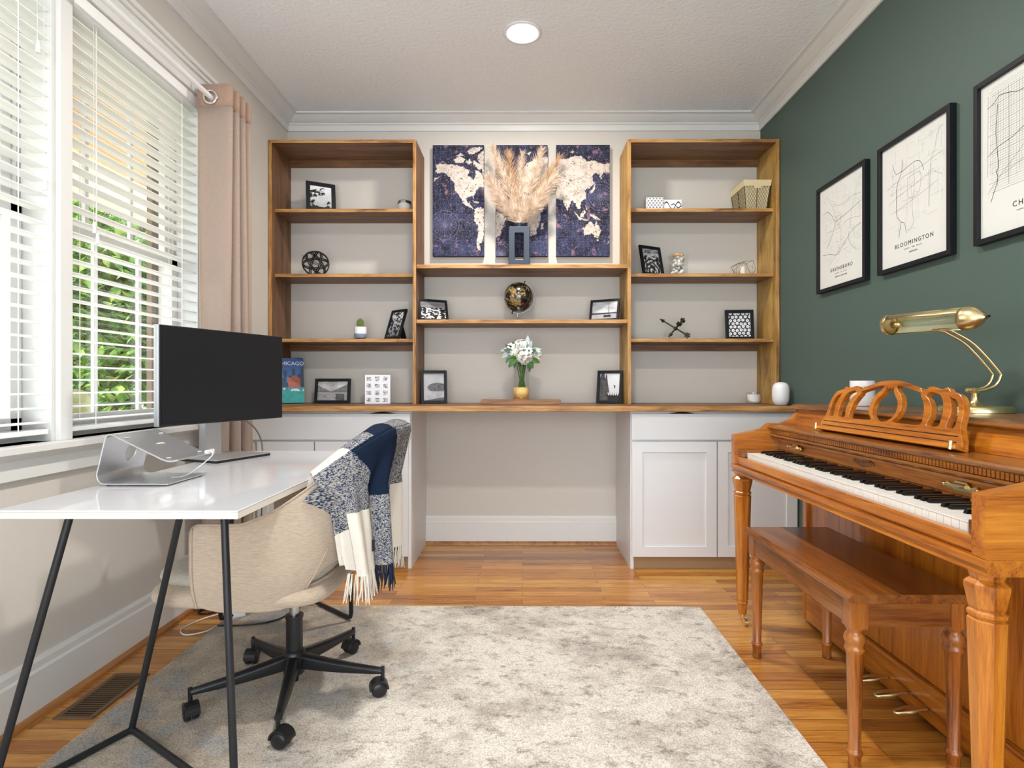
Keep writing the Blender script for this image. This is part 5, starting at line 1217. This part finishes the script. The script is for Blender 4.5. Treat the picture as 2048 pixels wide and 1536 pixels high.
def photo(x, y, z, w, h, yaw, lean, pic, label, border=0.016, roll=0.0, nx=70, ny=90):
    t = thing('photo_frame', (x, y, z), label, 'photo frame', 'small black photo frames on the shelves')
    T = Matrix.Translation((x, y, z)) @ Matrix.Rotation(rad(yaw), 4, 'Z') @ Matrix.Rotation(rad(-lean), 4, 'X')
    th = 0.014; f = MB()
    f.box((-w/2, -th, 0), (-w/2+border, 0, h), T=T).box((w/2-border, -th, 0), (w/2, 0, h), T=T).box((-w/2+border, -th, 0), (w/2-border, 0, border), T=T).box((-w/2+border, -th, h-border), (w/2-border, 0, h), T=T)
    f.build('frame', M['black'], t, bevel=0.0015)
    iw, ih = w-2*border, h-2*border
    MB().box((-iw/2, -0.006, border), (iw/2, -0.001, h-border), T=T).build('backing', M['black'], t)
    A = np.array(T)
    def P(u, v):
        q = np.stack([-iw/2+iw*u, -0.0065+0*u, border+ih*v, np.ones(u.shape)], -1) @ A.T; return q[..., 0], q[..., 1], q[..., 2]
    painted('photo', P, nx, ny, pic, M['print'], t)
    # easel strut at the back
    L = h*0.75; ztop_ = L*math.cos(rad(lean)); yb = L*math.sin(rad(lean))
    Tz = Matrix.Translation((x, y, z)) @ Matrix.Rotation(rad(yaw), 4, 'Z')
    s = MB().add([(-0.018, yb, ztop_), (0.018, yb, ztop_), (0.026, yb+h*0.20, 0.001), (-0.026, yb+h*0.20, 0.001), (-0.018, yb+0.003, ztop_), (0.018, yb+0.003, ztop_), (0.026, yb+h*0.20+0.004, 0.001), (-0.026, yb+h*0.20+0.004, 0.001)], [(0, 1, 2, 3), (7, 6, 5, 4), (0, 4, 5, 1), (1, 5, 6, 2), (2, 6, 7, 3), (3, 7, 4, 0)], 0, False, Tz)
    s.build('easel_strut', M['black'], t)
    return t
photo(-1.246, 3.555, 2.0815, 0.175, 0.200, 28, 10, pic_palm, 'black frame with a palm branch photo on the top left shelf', 0.024)
photo(-0.790, 3.500, 1.2995, 0.150, 0.190, -42, 18, pic_people, 'black frame with a busy black and white photo beside the cactus', 0.014)
photo(-1.178, 3.560, 0.9065, 0.222, 0.154, 0, 8, pic_canal, 'black frame with a canal photo on the worktop in the left bookcase', 0.018, nx=100, ny=70)
photo(-0.545, 3.530, 1.4105, 0.190, 0.140, 30, 14, pic_city, 'black frame with a dark skyline photo at the left end of the globe shelf', 0.014)
photo(0.500, 3.530, 1.4105, 0.190, 0.140, -28, 14, pic_boat, 'black frame with a sailing boat photo at the right end of the globe shelf', 0.014)
photo(-0.543, 3.530, 0.9065, 0.160, 0.205, 14, 9, pic_rock, 'black frame with a coastal rock photo on the worktop left of the flowers', 0.018)
photo(0.533, 3.540, 0.9065, 0.160, 0.205, -24, 10, pic_tower, 'black frame with a tall tower photo on the worktop right of the flowers', 0.018)
photo(0.806, 3.550, 1.6915, 0.165, 0.195, 28, 13, pic_arch, 'black frame with a rippled texture photo beside the shell jar', 0.018)
photo(1.350, 3.580, 1.2995, 0.172, 0.190, -5, 7, pic_bubble, 'square black frame with white cell pattern next to the crossed arrows', 0.020, nx=120, ny=140)

# ------------------------------------------------------------------ shelf decor
def block(name, x, y, z, w, h, d, yaw, fn, label, group=None, cat_='decor block', nx=80, ny=80):
    t = thing(name, (x, y, z), label, cat_, group)
    T = Matrix.Translation((x, y, z)) @ Matrix.Rotation(rad(yaw), 4, 'Z'); A = np.array(T)
    MB().box((-w/2, 0, 0), (w/2, d, h), T=T).build('body', M['white'], t, bevel=0.001)
    def P(u, v):
        q = np.stack([-w/2+0.002+(w-0.004)*u, -0.0005+0*u, 0.002+(h-0.004)*v, np.ones(u.shape)], -1) @ A.T; return q[..., 0], q[..., 1], q[..., 2]
    painted('painted_face', P, nx, ny, fn, M['print'], t); return t
def f_dash(u, v):
    r = np.floor(v*6); x = np.mod(u*5+0.5*(r % 2), 1); y = np.mod(v*6, 1); return g3(np.where((np.abs(x-0.5) < 0.30) & (np.abs(y-0.5) < 0.25-0.3*np.abs(x-0.5)), 0.12, 0.94))
def f_squig(u, v):
    a = np.abs(v-(0.45+0.35*np.sin(u*9+0.5))) < 0.07; b = np.abs(v-(0.78-0.5*u+0.12*np.sin(u*14))) < 0.05; return g3(np.where(a | (b & (u > 0.4)), 0.1, 0.94))
def f_marks(u, v):
    cx_ = np.floor(u*3); cy_ = np.floor(v*4); x = np.mod(u*3, 1); y = np.mod(v*4, 1); box = (np.abs(x-0.45) < 0.29) & (np.abs(y-0.5) < 0.30) & (u < 0.97)
    s = np.sin(y*34+cx_*2+cy_*3+3*x) > -0.35+0.6*(np.abs(x-0.4-0.1*np.sin(cy_+cx_*2)) > 0.14); n = fbm(u*24+cx_, v*30) > 0.36
    return g3(np.where(box & s & n, 0.10, 0.94))
block('pattern_block', 0.806, 3.500, 2.0815, 0.105, 0.080, 0.06, 0, f_dash, 'white block with black dashes on the top right shelf', 'small black and white pattern blocks')
block('pattern_block', 0.916, 3.505, 2.0815, 0.108, 0.068, 0.05, 0, f_squig, 'white block with a black squiggle beside the dashed block', 'small black and white pattern blocks')
block('art_block', -0.880, 3.490, 0.9065, 0.150, 0.176, 0.045, 12, f_marks, 'white block with rows of black brush marks on the worktop', None, 'decor block', 120, 150)
# travel guide book
bkx = thing('guide_book', (-1.436, 3.56, 0.9065), 'blue and teal city guide book lettered CHICAGO leaning behind the monitor', 'book')
TBk = Matrix.Translation((-1.418, 3.53, 0.9112)) @ Matrix.Rotation(rad(30), 4, 'Z') @ Matrix.Rotation(rad(-13), 4, 'X')
bw, bh = 0.150, 0.285
MB().box((-bw/2+0.002, 0.0012, 0.002), (bw/2-0.002, 0.0165, bh-0.002), T=TBk).build('pages', M['paper'], bkx)
M['bookblue'] = mat('book_cover_blue', s2l(40, 96, 150), 0.3)
MB().box((-bw/2, 0.0168, 0), (bw/2, 0.018, bh), T=TBk).box((-bw/2-0.001, 0.0, 0), (-bw/2+0.0002, 0.018, bh), T=TBk).box((-bw/2, 0.0, 0), (bw/2, 0.001, bh), T=TBk).build('cover', M['bookblue'], bkx)
def f_book(u, v):
    C = lerp(np.array(s2l(90, 150, 210)), np.array(s2l(30, 80, 150)), np.clip(v*1.0, 0, 1))
    bl = (v < 0.80) & (v > 0.34) & ((np.mod(np.floor(u*9)*0.37, 1)*0.42+0.40) > v)
    C = np.where(bl[..., None], np.array(s2l(40, 62, 92))[None, None]*(0.7+0.8*(np.mod(v*60, 1) > 0.5))[..., None], C)
    rb = (v < 0.62-0.35*np.abs(u-0.62)) & (v > 0.34) & (np.abs(u-0.62) < 0.24); C = np.where(rb[..., None], np.array(s2l(176, 96, 74))[None, None]*(0.8+0.4*(np.mod(v*50, 1) > 0.5))[..., None], C)
    tq = v < 0.33; n = fbm(u*6, v*14)[..., None]; C = np.where(tq[..., None], np.array(s2l(30, 150, 150))[None, None]*(0.7+0.6*n), C)
    bt = tq & (v > 0.26) & (fbm(u*9+7, v*18) > 0.56); return np.where(bt[..., None], np.array(s2l(220, 225, 225))[None, None], C)
A_ = np.array(TBk)
def P_(u, v):
    q = np.stack([-bw/2+bw*u, -0.0004+0*u, bh*v, np.ones(u.shape)], -1) @ A_.T; return q[..., 0], q[..., 1], q[..., 2]
painted('cover_picture', P_, 90, 130, f_book, M['print'], bkx)
tm = MB(); TT = TBk @ Matrix(((1, 0, 0, 0), (0, 0, -1, -0.0010), (0, 1, 0, bh-0.036), (0, 0, 0, 1))); text_mb(tm, 'CHICAGO', 0.034, TT); tm.build('title', M['white'], bkx, recalc=False)
# orb sculpture
ob = thing('orb_sculpture', (-1.282, 3.560, 1.6915), 'black metal orb of interlocking rings on a left bookcase shelf', 'sculpture')
oc = Vector((-1.282, 3.560, 1.6915+0.082)); R = random.Random(9)
for (rx_, rz_, rr_) in ((80, 20, 0.078), (78, -48, 0.076), (62, 75, 0.077), (35, 10, 0.074)):
    Q = Matrix.Translation(oc) @ Matrix.Rotation(rad(rz_), 4, 'Z') @ Matrix.Rotation(rad(rx_), 4, 'X')
    for d in (-0.005, 0.005): 
        mbr = MB().tube([tuple(Q @ Vector((rr_*math.cos(a), rr_*math.sin(a), d))) for a in [2*PI*k/48 for k in range(48)]], 0.0036, 8, closed=True)
        mbr.build('ring', M['plastic'], ob)
dq = Vector((0.88, -0.1, -0.47)).normalized()
for d in (-0.005, 0.005): MB().cyl(tuple(oc-dq*0.088+Vector((0, -0.02, d))), tuple(oc+dq*0.082+Vector((0, -0.02, d))), 0.0018, n=8).build('rod', M['plastic'], ob)
# cactus
cp = thing('cactus_pot', (-0.999, 3.540, 1.2995), 'small white and blue dipped pot with feet holding a cactus', 'plant pot')
lc_ = (-0.999, 3.540, 1.2995)
MB().lathe([(0.030, 0.008), (0.036, 0.014), (0.0372, 0.036)], lc_, 32, capt=False).build('blue_glaze', mat('blue_glaze', s2l(140, 152, 176), 0.35), cp)
MB().lathe([(0.0372, 0.036), (0.0376, 0.078), (0.034, 0.078), (0.033, 0.066), (0, 0.066)], lc_, 32, capb=False, capt=False).build('pot', M['white'], cp)
for k in range(4):
    a = PI/4+k*PI/2; MB().lathe([(0.004, 0), (0.006, 0.010)], (lc_[0]+0.022*math.cos(a), lc_[1]+0.022*math.sin(a), lc_[2]), 10).build('foot', M['navyceramic'], cp)
cc = (lc_[0], lc_[1], lc_[2]+0.062); ca_ = MB(); n = 60; vs = []
prf = [(0.014, 0), (0.019, 0.015), (0.021, 0.035), (0.019, 0.052), (0.012, 0.064), (0.003, 0.069)]
for r_, z in prf:
    for i in range(n): a = 2*PI*i/n; f = 1+0.13*math.cos(12*a); vs.append((cc[0]+r_*f*math.cos(a), cc[1]+r_*f*math.sin(a), cc[2]+z))
ca_.add(vs, [(j*n+i, j*n+(i+1) % n, (j+1)*n+(i+1) % n, (j+1)*n+i) for j in range(len(prf)-1) for i in range(n)]+[tuple(range(5*n, 6*n))], 0, True)
for k in range(12):
    for j in range(7):
        a = 2*PI*k/12; r_ = 0.0215 if j < 5 else 0.015; p = Vector((cc[0]+r_*math.cos(a), cc[1]+r_*math.sin(a), cc[2]+0.006+0.009*j)); e = p+Vector((math.cos(a), math.sin(a), 0.5))*0.006
        ca_.tube([tuple(p), tuple(e)], 0.0003, 4, mi=1)
tag(ca_.build('cactus', [mat('cactus_green', s2l(96, 112, 52), 0.6), M['wax']]), 'small ribbed green cactus in the dipped pot', 'cactus')
# globe
gb = thing('desk_globe', (-0.024, 3.540, 1.4105), 'black and gold tabletop globe on the middle shelf', 'globe')
gc = Vector((-0.024, 3.540, 1.4105+0.150)); gr_ = 0.091; tilt = rad(22)
def gP(u, v):
    la = (v-0.5)*np.pi; lo = (u*2*np.pi); x = np.cos(la)*np.cos(lo); y = np.cos(la)*np.sin(lo); z = np.sin(la)
    X = x*math.cos(tilt)+z*math.sin(tilt); Z = -x*math.sin(tilt)+z*math.cos(tilt); return gc.x+gr_*X, gc.y+gr_*y, gc.z+gr_*Z
def gC(u, v):
    n = fbm(u*16+3, v*9, 5); land = (n > 0.53) & (v > 0.12) & (v < 0.93); det = fbm(u*60, v*40, 3)
    g = ((np.abs(np.mod(u*24, 1)-0.5) > 0.475) | (np.abs(np.mod(v*12, 1)-0.5) > 0.465))*0.35
    C = np.array(s2l(20, 20, 22))[None, None]*np.ones(u.shape+(1,)); C = C*(1-g[..., None])+np.array(s2l(150, 125, 80))*g[..., None]
    L_ = lerp(np.array(s2l(110, 88, 50)), np.array(s2l(205, 175, 110)), np.clip((det-0.35)*2.5, 0, 1)); L_ = np.where((det > 0.60)[..., None], np.array(s2l(30, 28, 24)), L_)
    return np.where(land[..., None], L_, C)
M['globe'] = vcol_mat('globe_print', 0.22, 0.5, coat=0.5)
painted('sphere', gP, 160, 80, gC, M['globe'], gb, smooth=True)
axd = Vector((math.sin(tilt), 0, math.cos(tilt)))
MB().tube([tuple(gc+(axd*math.cos(a)+Vector((math.cos(tilt), 0, -math.sin(tilt)))*math.sin(a))*0.0985) for a in [PI*k/24 for k in range(25)]], 0.0032, 8).build('meridian_arm', M['steel'], gb)
MB().cyl(tuple(gc+axd*0.086), tuple(gc+axd*0.108), 0.004, n=12).cyl(tuple(gc-axd*0.086), tuple(gc-axd*0.110), 0.005, n=12).build('axis_pin', M['plastic'], gb)
MB().lathe([(0.066, 0), (0.068, 0.003), (0.064, 0.007), (0.012, 0.009), (0.005, 0.014), (0.005, 0.052)], (-0.030, 3.540, 1.4105), 36).build('base', M['steel'], gb)
# board, vase, bouquet
tag(MB().prism([(-0.245, 0.001), (-0.247, 0.020), (-0.240, 0.028), (0.225, 0.028), (0.229, 0.016), (0.222, 0.001)], 3.385, 3.50, 'Y', T=Matrix.Translation((0, 0, 0.9065))).build('wooden_riser', M['board'], bevel=0.003), 'dark wooden riser board under the flower vase', 'board')
fv = thing('flower_vase', (-0.007, 3.445, 0.935), 'clear glass cylinder vase with a hammered gold base on the wooden riser', 'vase')
vc = (-0.007, 3.445, 0.935)
MB().lathe([(0.0, 0.004), (0.0455, 0.004), (0.0465, 0.19), (0.0490, 0.20)], vc, 40, capb=False, capt=False).build('glass_cylinder', M['glass'], fv)
MB().lathe([(0, 0.0), (0.0475, 0.0), (0.0480, 0.072), (0.0462, 0.072)], vc, 40, capb=False, capt=False).build('gold_band', M['gold'], fv)
bq = thing('bouquet', (-0.007, 3.445, 0.942), 'white hydrangea and lambs ear bouquet standing in the glass vase', 'flowers')
M['petal'] = mat('white_petals', s2l(240, 238, 230), 0.7, var=0.06, vscale=60); M['sage'] = mat('sage_leaves', s2l(176, 190, 188), 0.8, var=0.15, vscale=25)
M['dleaf'] = mat('dark_sage_leaves', s2l(96, 118, 104), 0.7, var=0.2, vscale=30); M['gleaf'] = mat('green_leaves', s2l(66, 110, 40), 0.6, var=0.3, vscale=40)
R = random.Random(12); st = MB()
for k in range(13):
    a = R.uniform(0, 6.28); r0 = R.uniform(0.015, 0.036); a2 = a+R.uniform(1.8, 3.5); r1 = R.uniform(0.01, 0.034)
    st.tube([(vc[0]+r0*math.cos(a), vc[1]+r0*math.sin(a), 0.945), (vc[0]+r1*math.cos(a2), vc[1]+r1*math.sin(a2), 1.16)], 0.0032, 6)
st.build('stems', M['gleaf'], bq)
def petalball(c, r, n, ps, seed, mt='petal', nm='blossom'):
    R = random.Random(seed); b = MB()
    for _ in range(n):
        d = Vector((R.gauss(0, 1), R.gauss(0, 1), R.gauss(0, 1))).normalized(); p = Vector(c)+d*r*R.uniform(0.8, 1.0)
        Q = Matrix.Translation(p) @ d.to_track_quat('Z', 'Y').to_matrix().to_4x4() @ Matrix.Rotation(R.uniform(0, 6), 4, 'Z')
        for q in range(4):
            T = Q @ Matrix.Rotation(q*PI/2, 4, 'Z')
            b.add([(0, 0, 0), (ps*0.45, ps*0.35, ps*0.22), (0, ps, ps*0.15), (-ps*0.45, ps*0.35, ps*0.22)], [(0, 1, 2, 3)], 0, False, T)
    b.build(nm, M[mt], bq, recalc=False)
for i, (dx, dy, dz, r, n) in enumerate([(0.022, -0.045, 1.195, 0.052, 150), (-0.055, -0.025, 1.215, 0.036, 90), (0.085, -0.01, 1.205, 0.032, 80), (-0.005, 0.01, 1.255, 0.040, 90), (0.02, -0.03, 1.255, 0.035, 70)]):
    petalball((vc[0]+dx, vc[1]+dy, dz), r, n, 0.014, 20+i)
for i, (dx, dy, dz) in enumerate([(-0.062, -0.055, 1.248), (0.045, -0.085, 1.222)]):
    b = MB(); c = Vector((vc[0]+dx, vc[1]+dy, dz))
    for q in range(7):
        T = Matrix.Translation(c) @ Matrix.Rotation(rad(80), 4, 'X') @ Matrix.Rotation(q*2*PI/7, 4, 'Z'); b.add([(0, 0, 0), (0.010, 0.012, 0.004), (0, 0.024, 0.006), (-0.010, 0.012, 0.004)], [(0, 1, 2, 3)], 0, False, T)
    b.ball((c.x, c.y-0.006, c.z), 0.006, mi=1, n=10); b.build('anemone', [M['petal'], M['plastic']], bq, recalc=False)
def leaf(p, d, L, w, mt, roll=0.0):
    p = Vector(p); d = Vector(d).normalized(); s_ = d.cross(Vector((0, -1, 0.15))).normalized()
    n_ = s_.cross(d); s2 = (s_*math.cos(roll)+n_*math.sin(roll)); b = MB()
    def f(u, v):
        t = v; wd = w*math.sin(PI*(t**0.75))*(u-0.5)*2 if t < 1 else 0; q = p+d*L*t+s2*wd+n_*(0.10*L*math.sin(PI*t)+abs(u-0.5)*w*0.5); return tuple(q)
    b.grid(f, 4, 8); b.build('leaf', M[mt], bq, solid=0.0006, recalc=False)
V0 = Vector(vc)
for (dx, dz, ex, ez, L, w, mt, ro) in [(0.045, 0.305, 0.03, 1, 0.085, 0.016, 'sage', 0), (0.058, 0.30, 0.30, 1, 0.06, 0.013, 'sage', 0.4), (0.062, 0.295, 1, 0.10, 0.075, 0.013, 'sage', 0.3), (0.050, 0.300, -0.9, 0.35, 0.07, 0.020, 'sage', 0.1), (0.04, 0.29, -0.7, 0.8, 0.055, 0.012, 'sage', 0.2),
    (-0.075, 0.30, -1, -0.1, 0.07, 0.012, 'sage', 0.2), (-0.07, 0.295, 0.5, 1, 0.05, 0.007, 'petal', 0.2), (-0.08, 0.28, -1, -0.5, 0.062, 0.016, 'sage', 0.2), (-0.075, 0.27, -0.6, -1, 0.06, 0.016, 'dleaf', 0), (-0.07, 0.30, -0.7, 0.5, 0.05, 0.014, 'dleaf', 0.5), (-0.065, 0.29, -0.9, 0.1, 0.055, 0.014, 'dleaf', 0.3), (-0.05, 0.315, -0.2, 0.6, 0.035, 0.012, 'gleaf', 0.1),
    (-0.04, 0.24, -0.8, -0.7, 0.06, 0.018, 'gleaf', 0.1), (-0.035, 0.25, -1, -0.2, 0.055, 0.018, 'gleaf', 0.4), (-0.03, 0.24, -0.4, -1, 0.055, 0.013, 'dleaf', 0.3), (-0.045, 0.235, -0.9, -1, 0.06, 0.010, 'dleaf', 0.7), (0.07, 0.245, 0.9, -0.4, 0.06, 0.018, 'gleaf', 0.2), (0.06, 0.23, 0.5, -1, 0.05, 0.016, 'gleaf', 0.1), (0.055, 0.225, 0.1, -1, 0.06, 0.016, 'dleaf', 0.4), (0.08, 0.30, 0.7, -0.6, 0.05, 0.012, 'dleaf', 0.5), (0.085, 0.27, 0.8, -0.5, 0.055, 0.008, 'petal', 0.5), (0.06, 0.28, 0.9, 0.6, 0.05, 0.014, 'gleaf', 0.6), (0.03, 0.30, 0.2, 0.9, 0.05, 0.012, 'dleaf', 0.8)]:
    leaf(V0+Vector((dx*0.8, -0.045+R.uniform(-0.01, 0.02), dz-0.005)), (ex, R.uniform(-0.3, 0.1), ez), L, w, mt, ro)
# wire basket
ws = thing('wire_basket', (1.415, 3.575, 2.0815), 'wire basket with a cream cloth liner on the top right shelf', 'basket')
bt, tp = (1.352, 1.478, 3.485, 3.668), (1.333, 1.497, 3.466, 3.688); zb, zt2 = 2.0815, 2.254
def cor(k, t): # corner k at height fraction
    x = [bt[0], bt[1], bt[1], bt[0]][k]*(1-t)+[tp[0], tp[1], tp[1], tp[0]][k]*t; y = [bt[2], bt[2], bt[3], bt[3]][k]*(1-t)+[tp[2], tp[2], tp[3], tp[3]][k]*t; return Vector((x, y, zb+(zt2-zb)*t))
wr = MB()
for k in range(4):
    a, b = k, (k+1) % 4
    wr.tube([tuple(cor(a, 0.0)+Vector((0, 0, 0.002))), tuple(cor(a, 0.98))], 0.0020, 6); wr.tube([tuple(cor(a, 0)+Vector((0, 0, 0.002))), tuple(cor(b, 0)+Vector((0, 0, 0.002)))], 0.0020, 6); wr.tube([tuple(cor(a, 0.97)), tuple(cor(b, 0.97))], 0.0022, 6)
    wr.tube([tuple((cor(a, 0)+cor(b, 0))/2+Vector((0, 0, 0.002))), tuple((cor(a, .97)+cor(b, .97))/2)], 0.0016, 6)
    nn_ = 9 if k % 2 == 0 else 12
    for i in range(-6, nn_+1):
        for sg in (1, -1):
            pts = []
            for j in range(7):
                t = j/6*0.97; u = (i+ (t*6.5))/nn_; u = u if sg > 0 else 1-u
                if 0 <= u <= 1: pts.append(tuple(cor(a, t)*(1-u)+cor(b, t)*u))
            if len(pts) > 1: wr.tube(pts, 0.0008, 4)
wr.build('wire_frame', M['wire'], ws, recalc=False)
lin = MB()
for k in range(4):
    a, b = k, (k+1) % 4; c0 = (cor(0, 0.5)+cor(2, 0.5))/2
    def ins(p, d): q = Vector((c0.x-p.x, c0.y-p.y, 0)).normalized()*d; return p+q
    lin.add([ins(cor(a, 0.02), 0.006), ins(cor(b, 0.02), 0.006), ins(cor(b, 0.99), 0.004), ins(cor(a, 0.99), 0.004)], [(0, 1, 2, 3)])
    lin.add([ins(cor(a, 0.80), -0.004), ins(cor(b, 0.80), -0.004), ins(cor(b, 1.01), -0.004), ins(cor(a, 1.01), -0.004)], [(0, 1, 2, 3)])
    lin.add([ins(cor(a, 1.01), -0.004), ins(cor(b, 1.01), -0.004), ins(cor(b, 0.99), 0.004), ins(cor(a, 0.99), 0.004)], [(0, 1, 2, 3)])
lin.add([cor(0, 0.03), cor(1, 0.03), cor(2, 0.03), cor(3, 0.03)], [(0, 1, 2, 3)])
lin.build('cloth_liner', M['basketcloth'], ws)
MB().box((1.392, 3.4655, 2.206), (1.440, 3.4675, 2.224)).build('handle_tab', M['basketcloth'], ws)
tag(MB().cyl((1.405, 3.60, 2.10), (1.372, 3.56, 2.285), 0.006, n=10).build('dark_stick', M['plastic']), 'dark stick poking out of the wire basket', 'stick')
# shell jar
sj = thing('glass_jar', (0.965, 3.535, 1.6915), 'square glass jar filled with seashells on a right bookcase shelf', 'jar')
TJ = Matrix.Translation((0.960, 3.540, 1.6915)) @ Matrix.Rotation(rad(12), 4, 'Z')
MB().box((-0.041, -0.041, 0.0), (0.041, 0.041, 0.006), T=TJ).add([(-0.041, -0.041, 0.006), (0.041, -0.041, 0.006), (0.041, 0.041, 0.006), (-0.041, 0.041, 0.006), (-0.044, -0.044, 0.128), (0.044, -0.044, 0.128), (0.044, 0.044, 0.128), (-0.044, 0.044, 0.128)], [(0, 1, 5, 4), (1, 2, 6, 5), (2, 3, 7, 6), (3, 0, 4, 7)], 0, False, TJ).build('glass', M['glass'], sj)
R = random.Random(31); sc_ = [mat('shell_white', s2l(230, 228, 220), 0.5, var=0.1, vscale=60), mat('shell_grey', s2l(176, 182, 182), 0.5, var=0.2, vscale=60), mat('shell_tan', s2l(206, 160, 104), 0.5, var=0.2, vscale=60)]
k = 0
for i in range(40):
    lv = i//8; r_ = R.uniform(0.011, 0.016); x, y, z = R.uniform(-0.028, 0.028), R.uniform(-0.028, 0.028), 0.020+lv*0.023+R.uniform(0, 0.006); top = i >= 36
    if top: z += 0.010
    sp_ = [(0.001, -r_*1.3), (r_*0.5, -r_*0.7), (r_*0.95, 0), (r_*0.7, r_*0.3), (r_*0.8, r_*0.45), (r_*0.35, r_*0.8), (r_*0.4, r_*0.9), (0.001, r_*1.25)]
    TT = TJ @ Matrix.Translation((x, y, z)) @ Matrix.Rotation(R.uniform(0, 6), 4, 'Z') @ Matrix.Rotation(R.uniform(0.8, 2.2), 4, 'X')
    o = MB().lathe(sp_, (0, 0, 0), 12, T=TT, capb=False, capt=False).build('seashell', sc_[2 if top or R.random() < 0.08 else R.choice([0, 0, 1])])
    tag(o, 'tan seashell heaped at the mouth of the glass jar' if top else 'white or grey seashell packed inside the square glass jar', 'seashell', 'seashells topping the jar' if top else 'seashells inside the jar')
# terrarium
tr = thing('wire_terrarium', (1.362, 3.540, 1.6915), 'faceted brass wire candle holder on a right bookcase shelf', 'candle holder')
tv = [Vector(p)+Vector((1.362, 3.540, 1.6915)) for p in [(-0.048, -0.03, 0.002), (0.030, -0.045, 0.002), (0.055, 0.03, 0.002), (-0.03, 0.05, 0.002), (-0.070, -0.01, 0.030), (-0.068, 0.03, 0.060), (-0.02, -0.052, 0.078), (0.045, -0.030, 0.088), (0.072, 0.0, 0.040), (0.03, 0.045, 0.085), (-0.03, 0.04, 0.082)]]
te = [(0, 1), (1, 2), (2, 3), (3, 0), (0, 4), (3, 4), (4, 5), (4, 6), (5, 6), (0, 6), (1, 6), (1, 8), (2, 8), (6, 7), (7, 8), (1, 7), (8, 9), (7, 9), (9, 10), (5, 10), (6, 10), (3, 10), (3, 9), (2, 9), (5, 3)]
tw_ = MB()
for a, b in te: tw_.cyl(tuple(tv[a]), tuple(tv[b]), 0.0012, n=6)
tw_.build('wire_frame', mat('antique_brass_wire', (0.35, 0.27, 0.13), 0.4, 0.8), tr)
tag(MB().lathe([(0.018, 0.0), (0.018, 0.052), (0.015, 0.055), (0, 0.055)], (1.358, 3.545, 1.6945), 24, capt=False).build('pillar_candle', M['wax']), 'cream candle inside the faceted wire holder', 'candle')
# crossed arrows
ar = thing('arrow_sculpture', (0.944, 3.55, 1.2995), 'dark cast iron crossed arrows sculpture standing on its tips', 'sculpture')
ac = Vector((0.944, 3.55, 1.369))
def arrow(p, q, nm):
    p, q = ac+Vector(p), ac+Vector(q); d = (q-p).normalized(); s_ = d.cross(Vector((0, 1, 0))).normalized(); b = MB()
    b.cyl(tuple(p+d*0.012), tuple(q), 0.0042, 0.0052, n=10)
    T = Matrix(((s_.x, 0, d.x, p.x), (s_.y, 1, d.y, p.y), (s_.z, 0, d.z, p.z), (0, 0, 0, 1)))
    b.lathe([(0.0005, 0.0), (0.012, 0.030), (0.005, 0.034)], (0, 0, 0), 4, T=T, smooth=False)
    for k in (-1, 1): b.prism([(k*0.004, 0.0), (k*0.016, 0.006), (k*0.016, 0.030), (k*0.004, 0.026)], -0.002, 0.002, 'Y', T=T @ Matrix.Translation((0, 0, (q-p).length-0.034)))
    b.build(nm, M['iron'], ar)
arrow((-0.092, 0.03, 0.064), (0.080, -0.03, -0.054), 'arrow'); arrow((-0.052, -0.045, -0.052), (0.062, 0.03, 0.064), 'arrow'); arrow((-0.030, 0.06, -0.050), (0.020, -0.045, 0.035), 'arrow')
MB().ball(tuple(ac), 0.013, n=14).build('knot', M['iron'], ar)
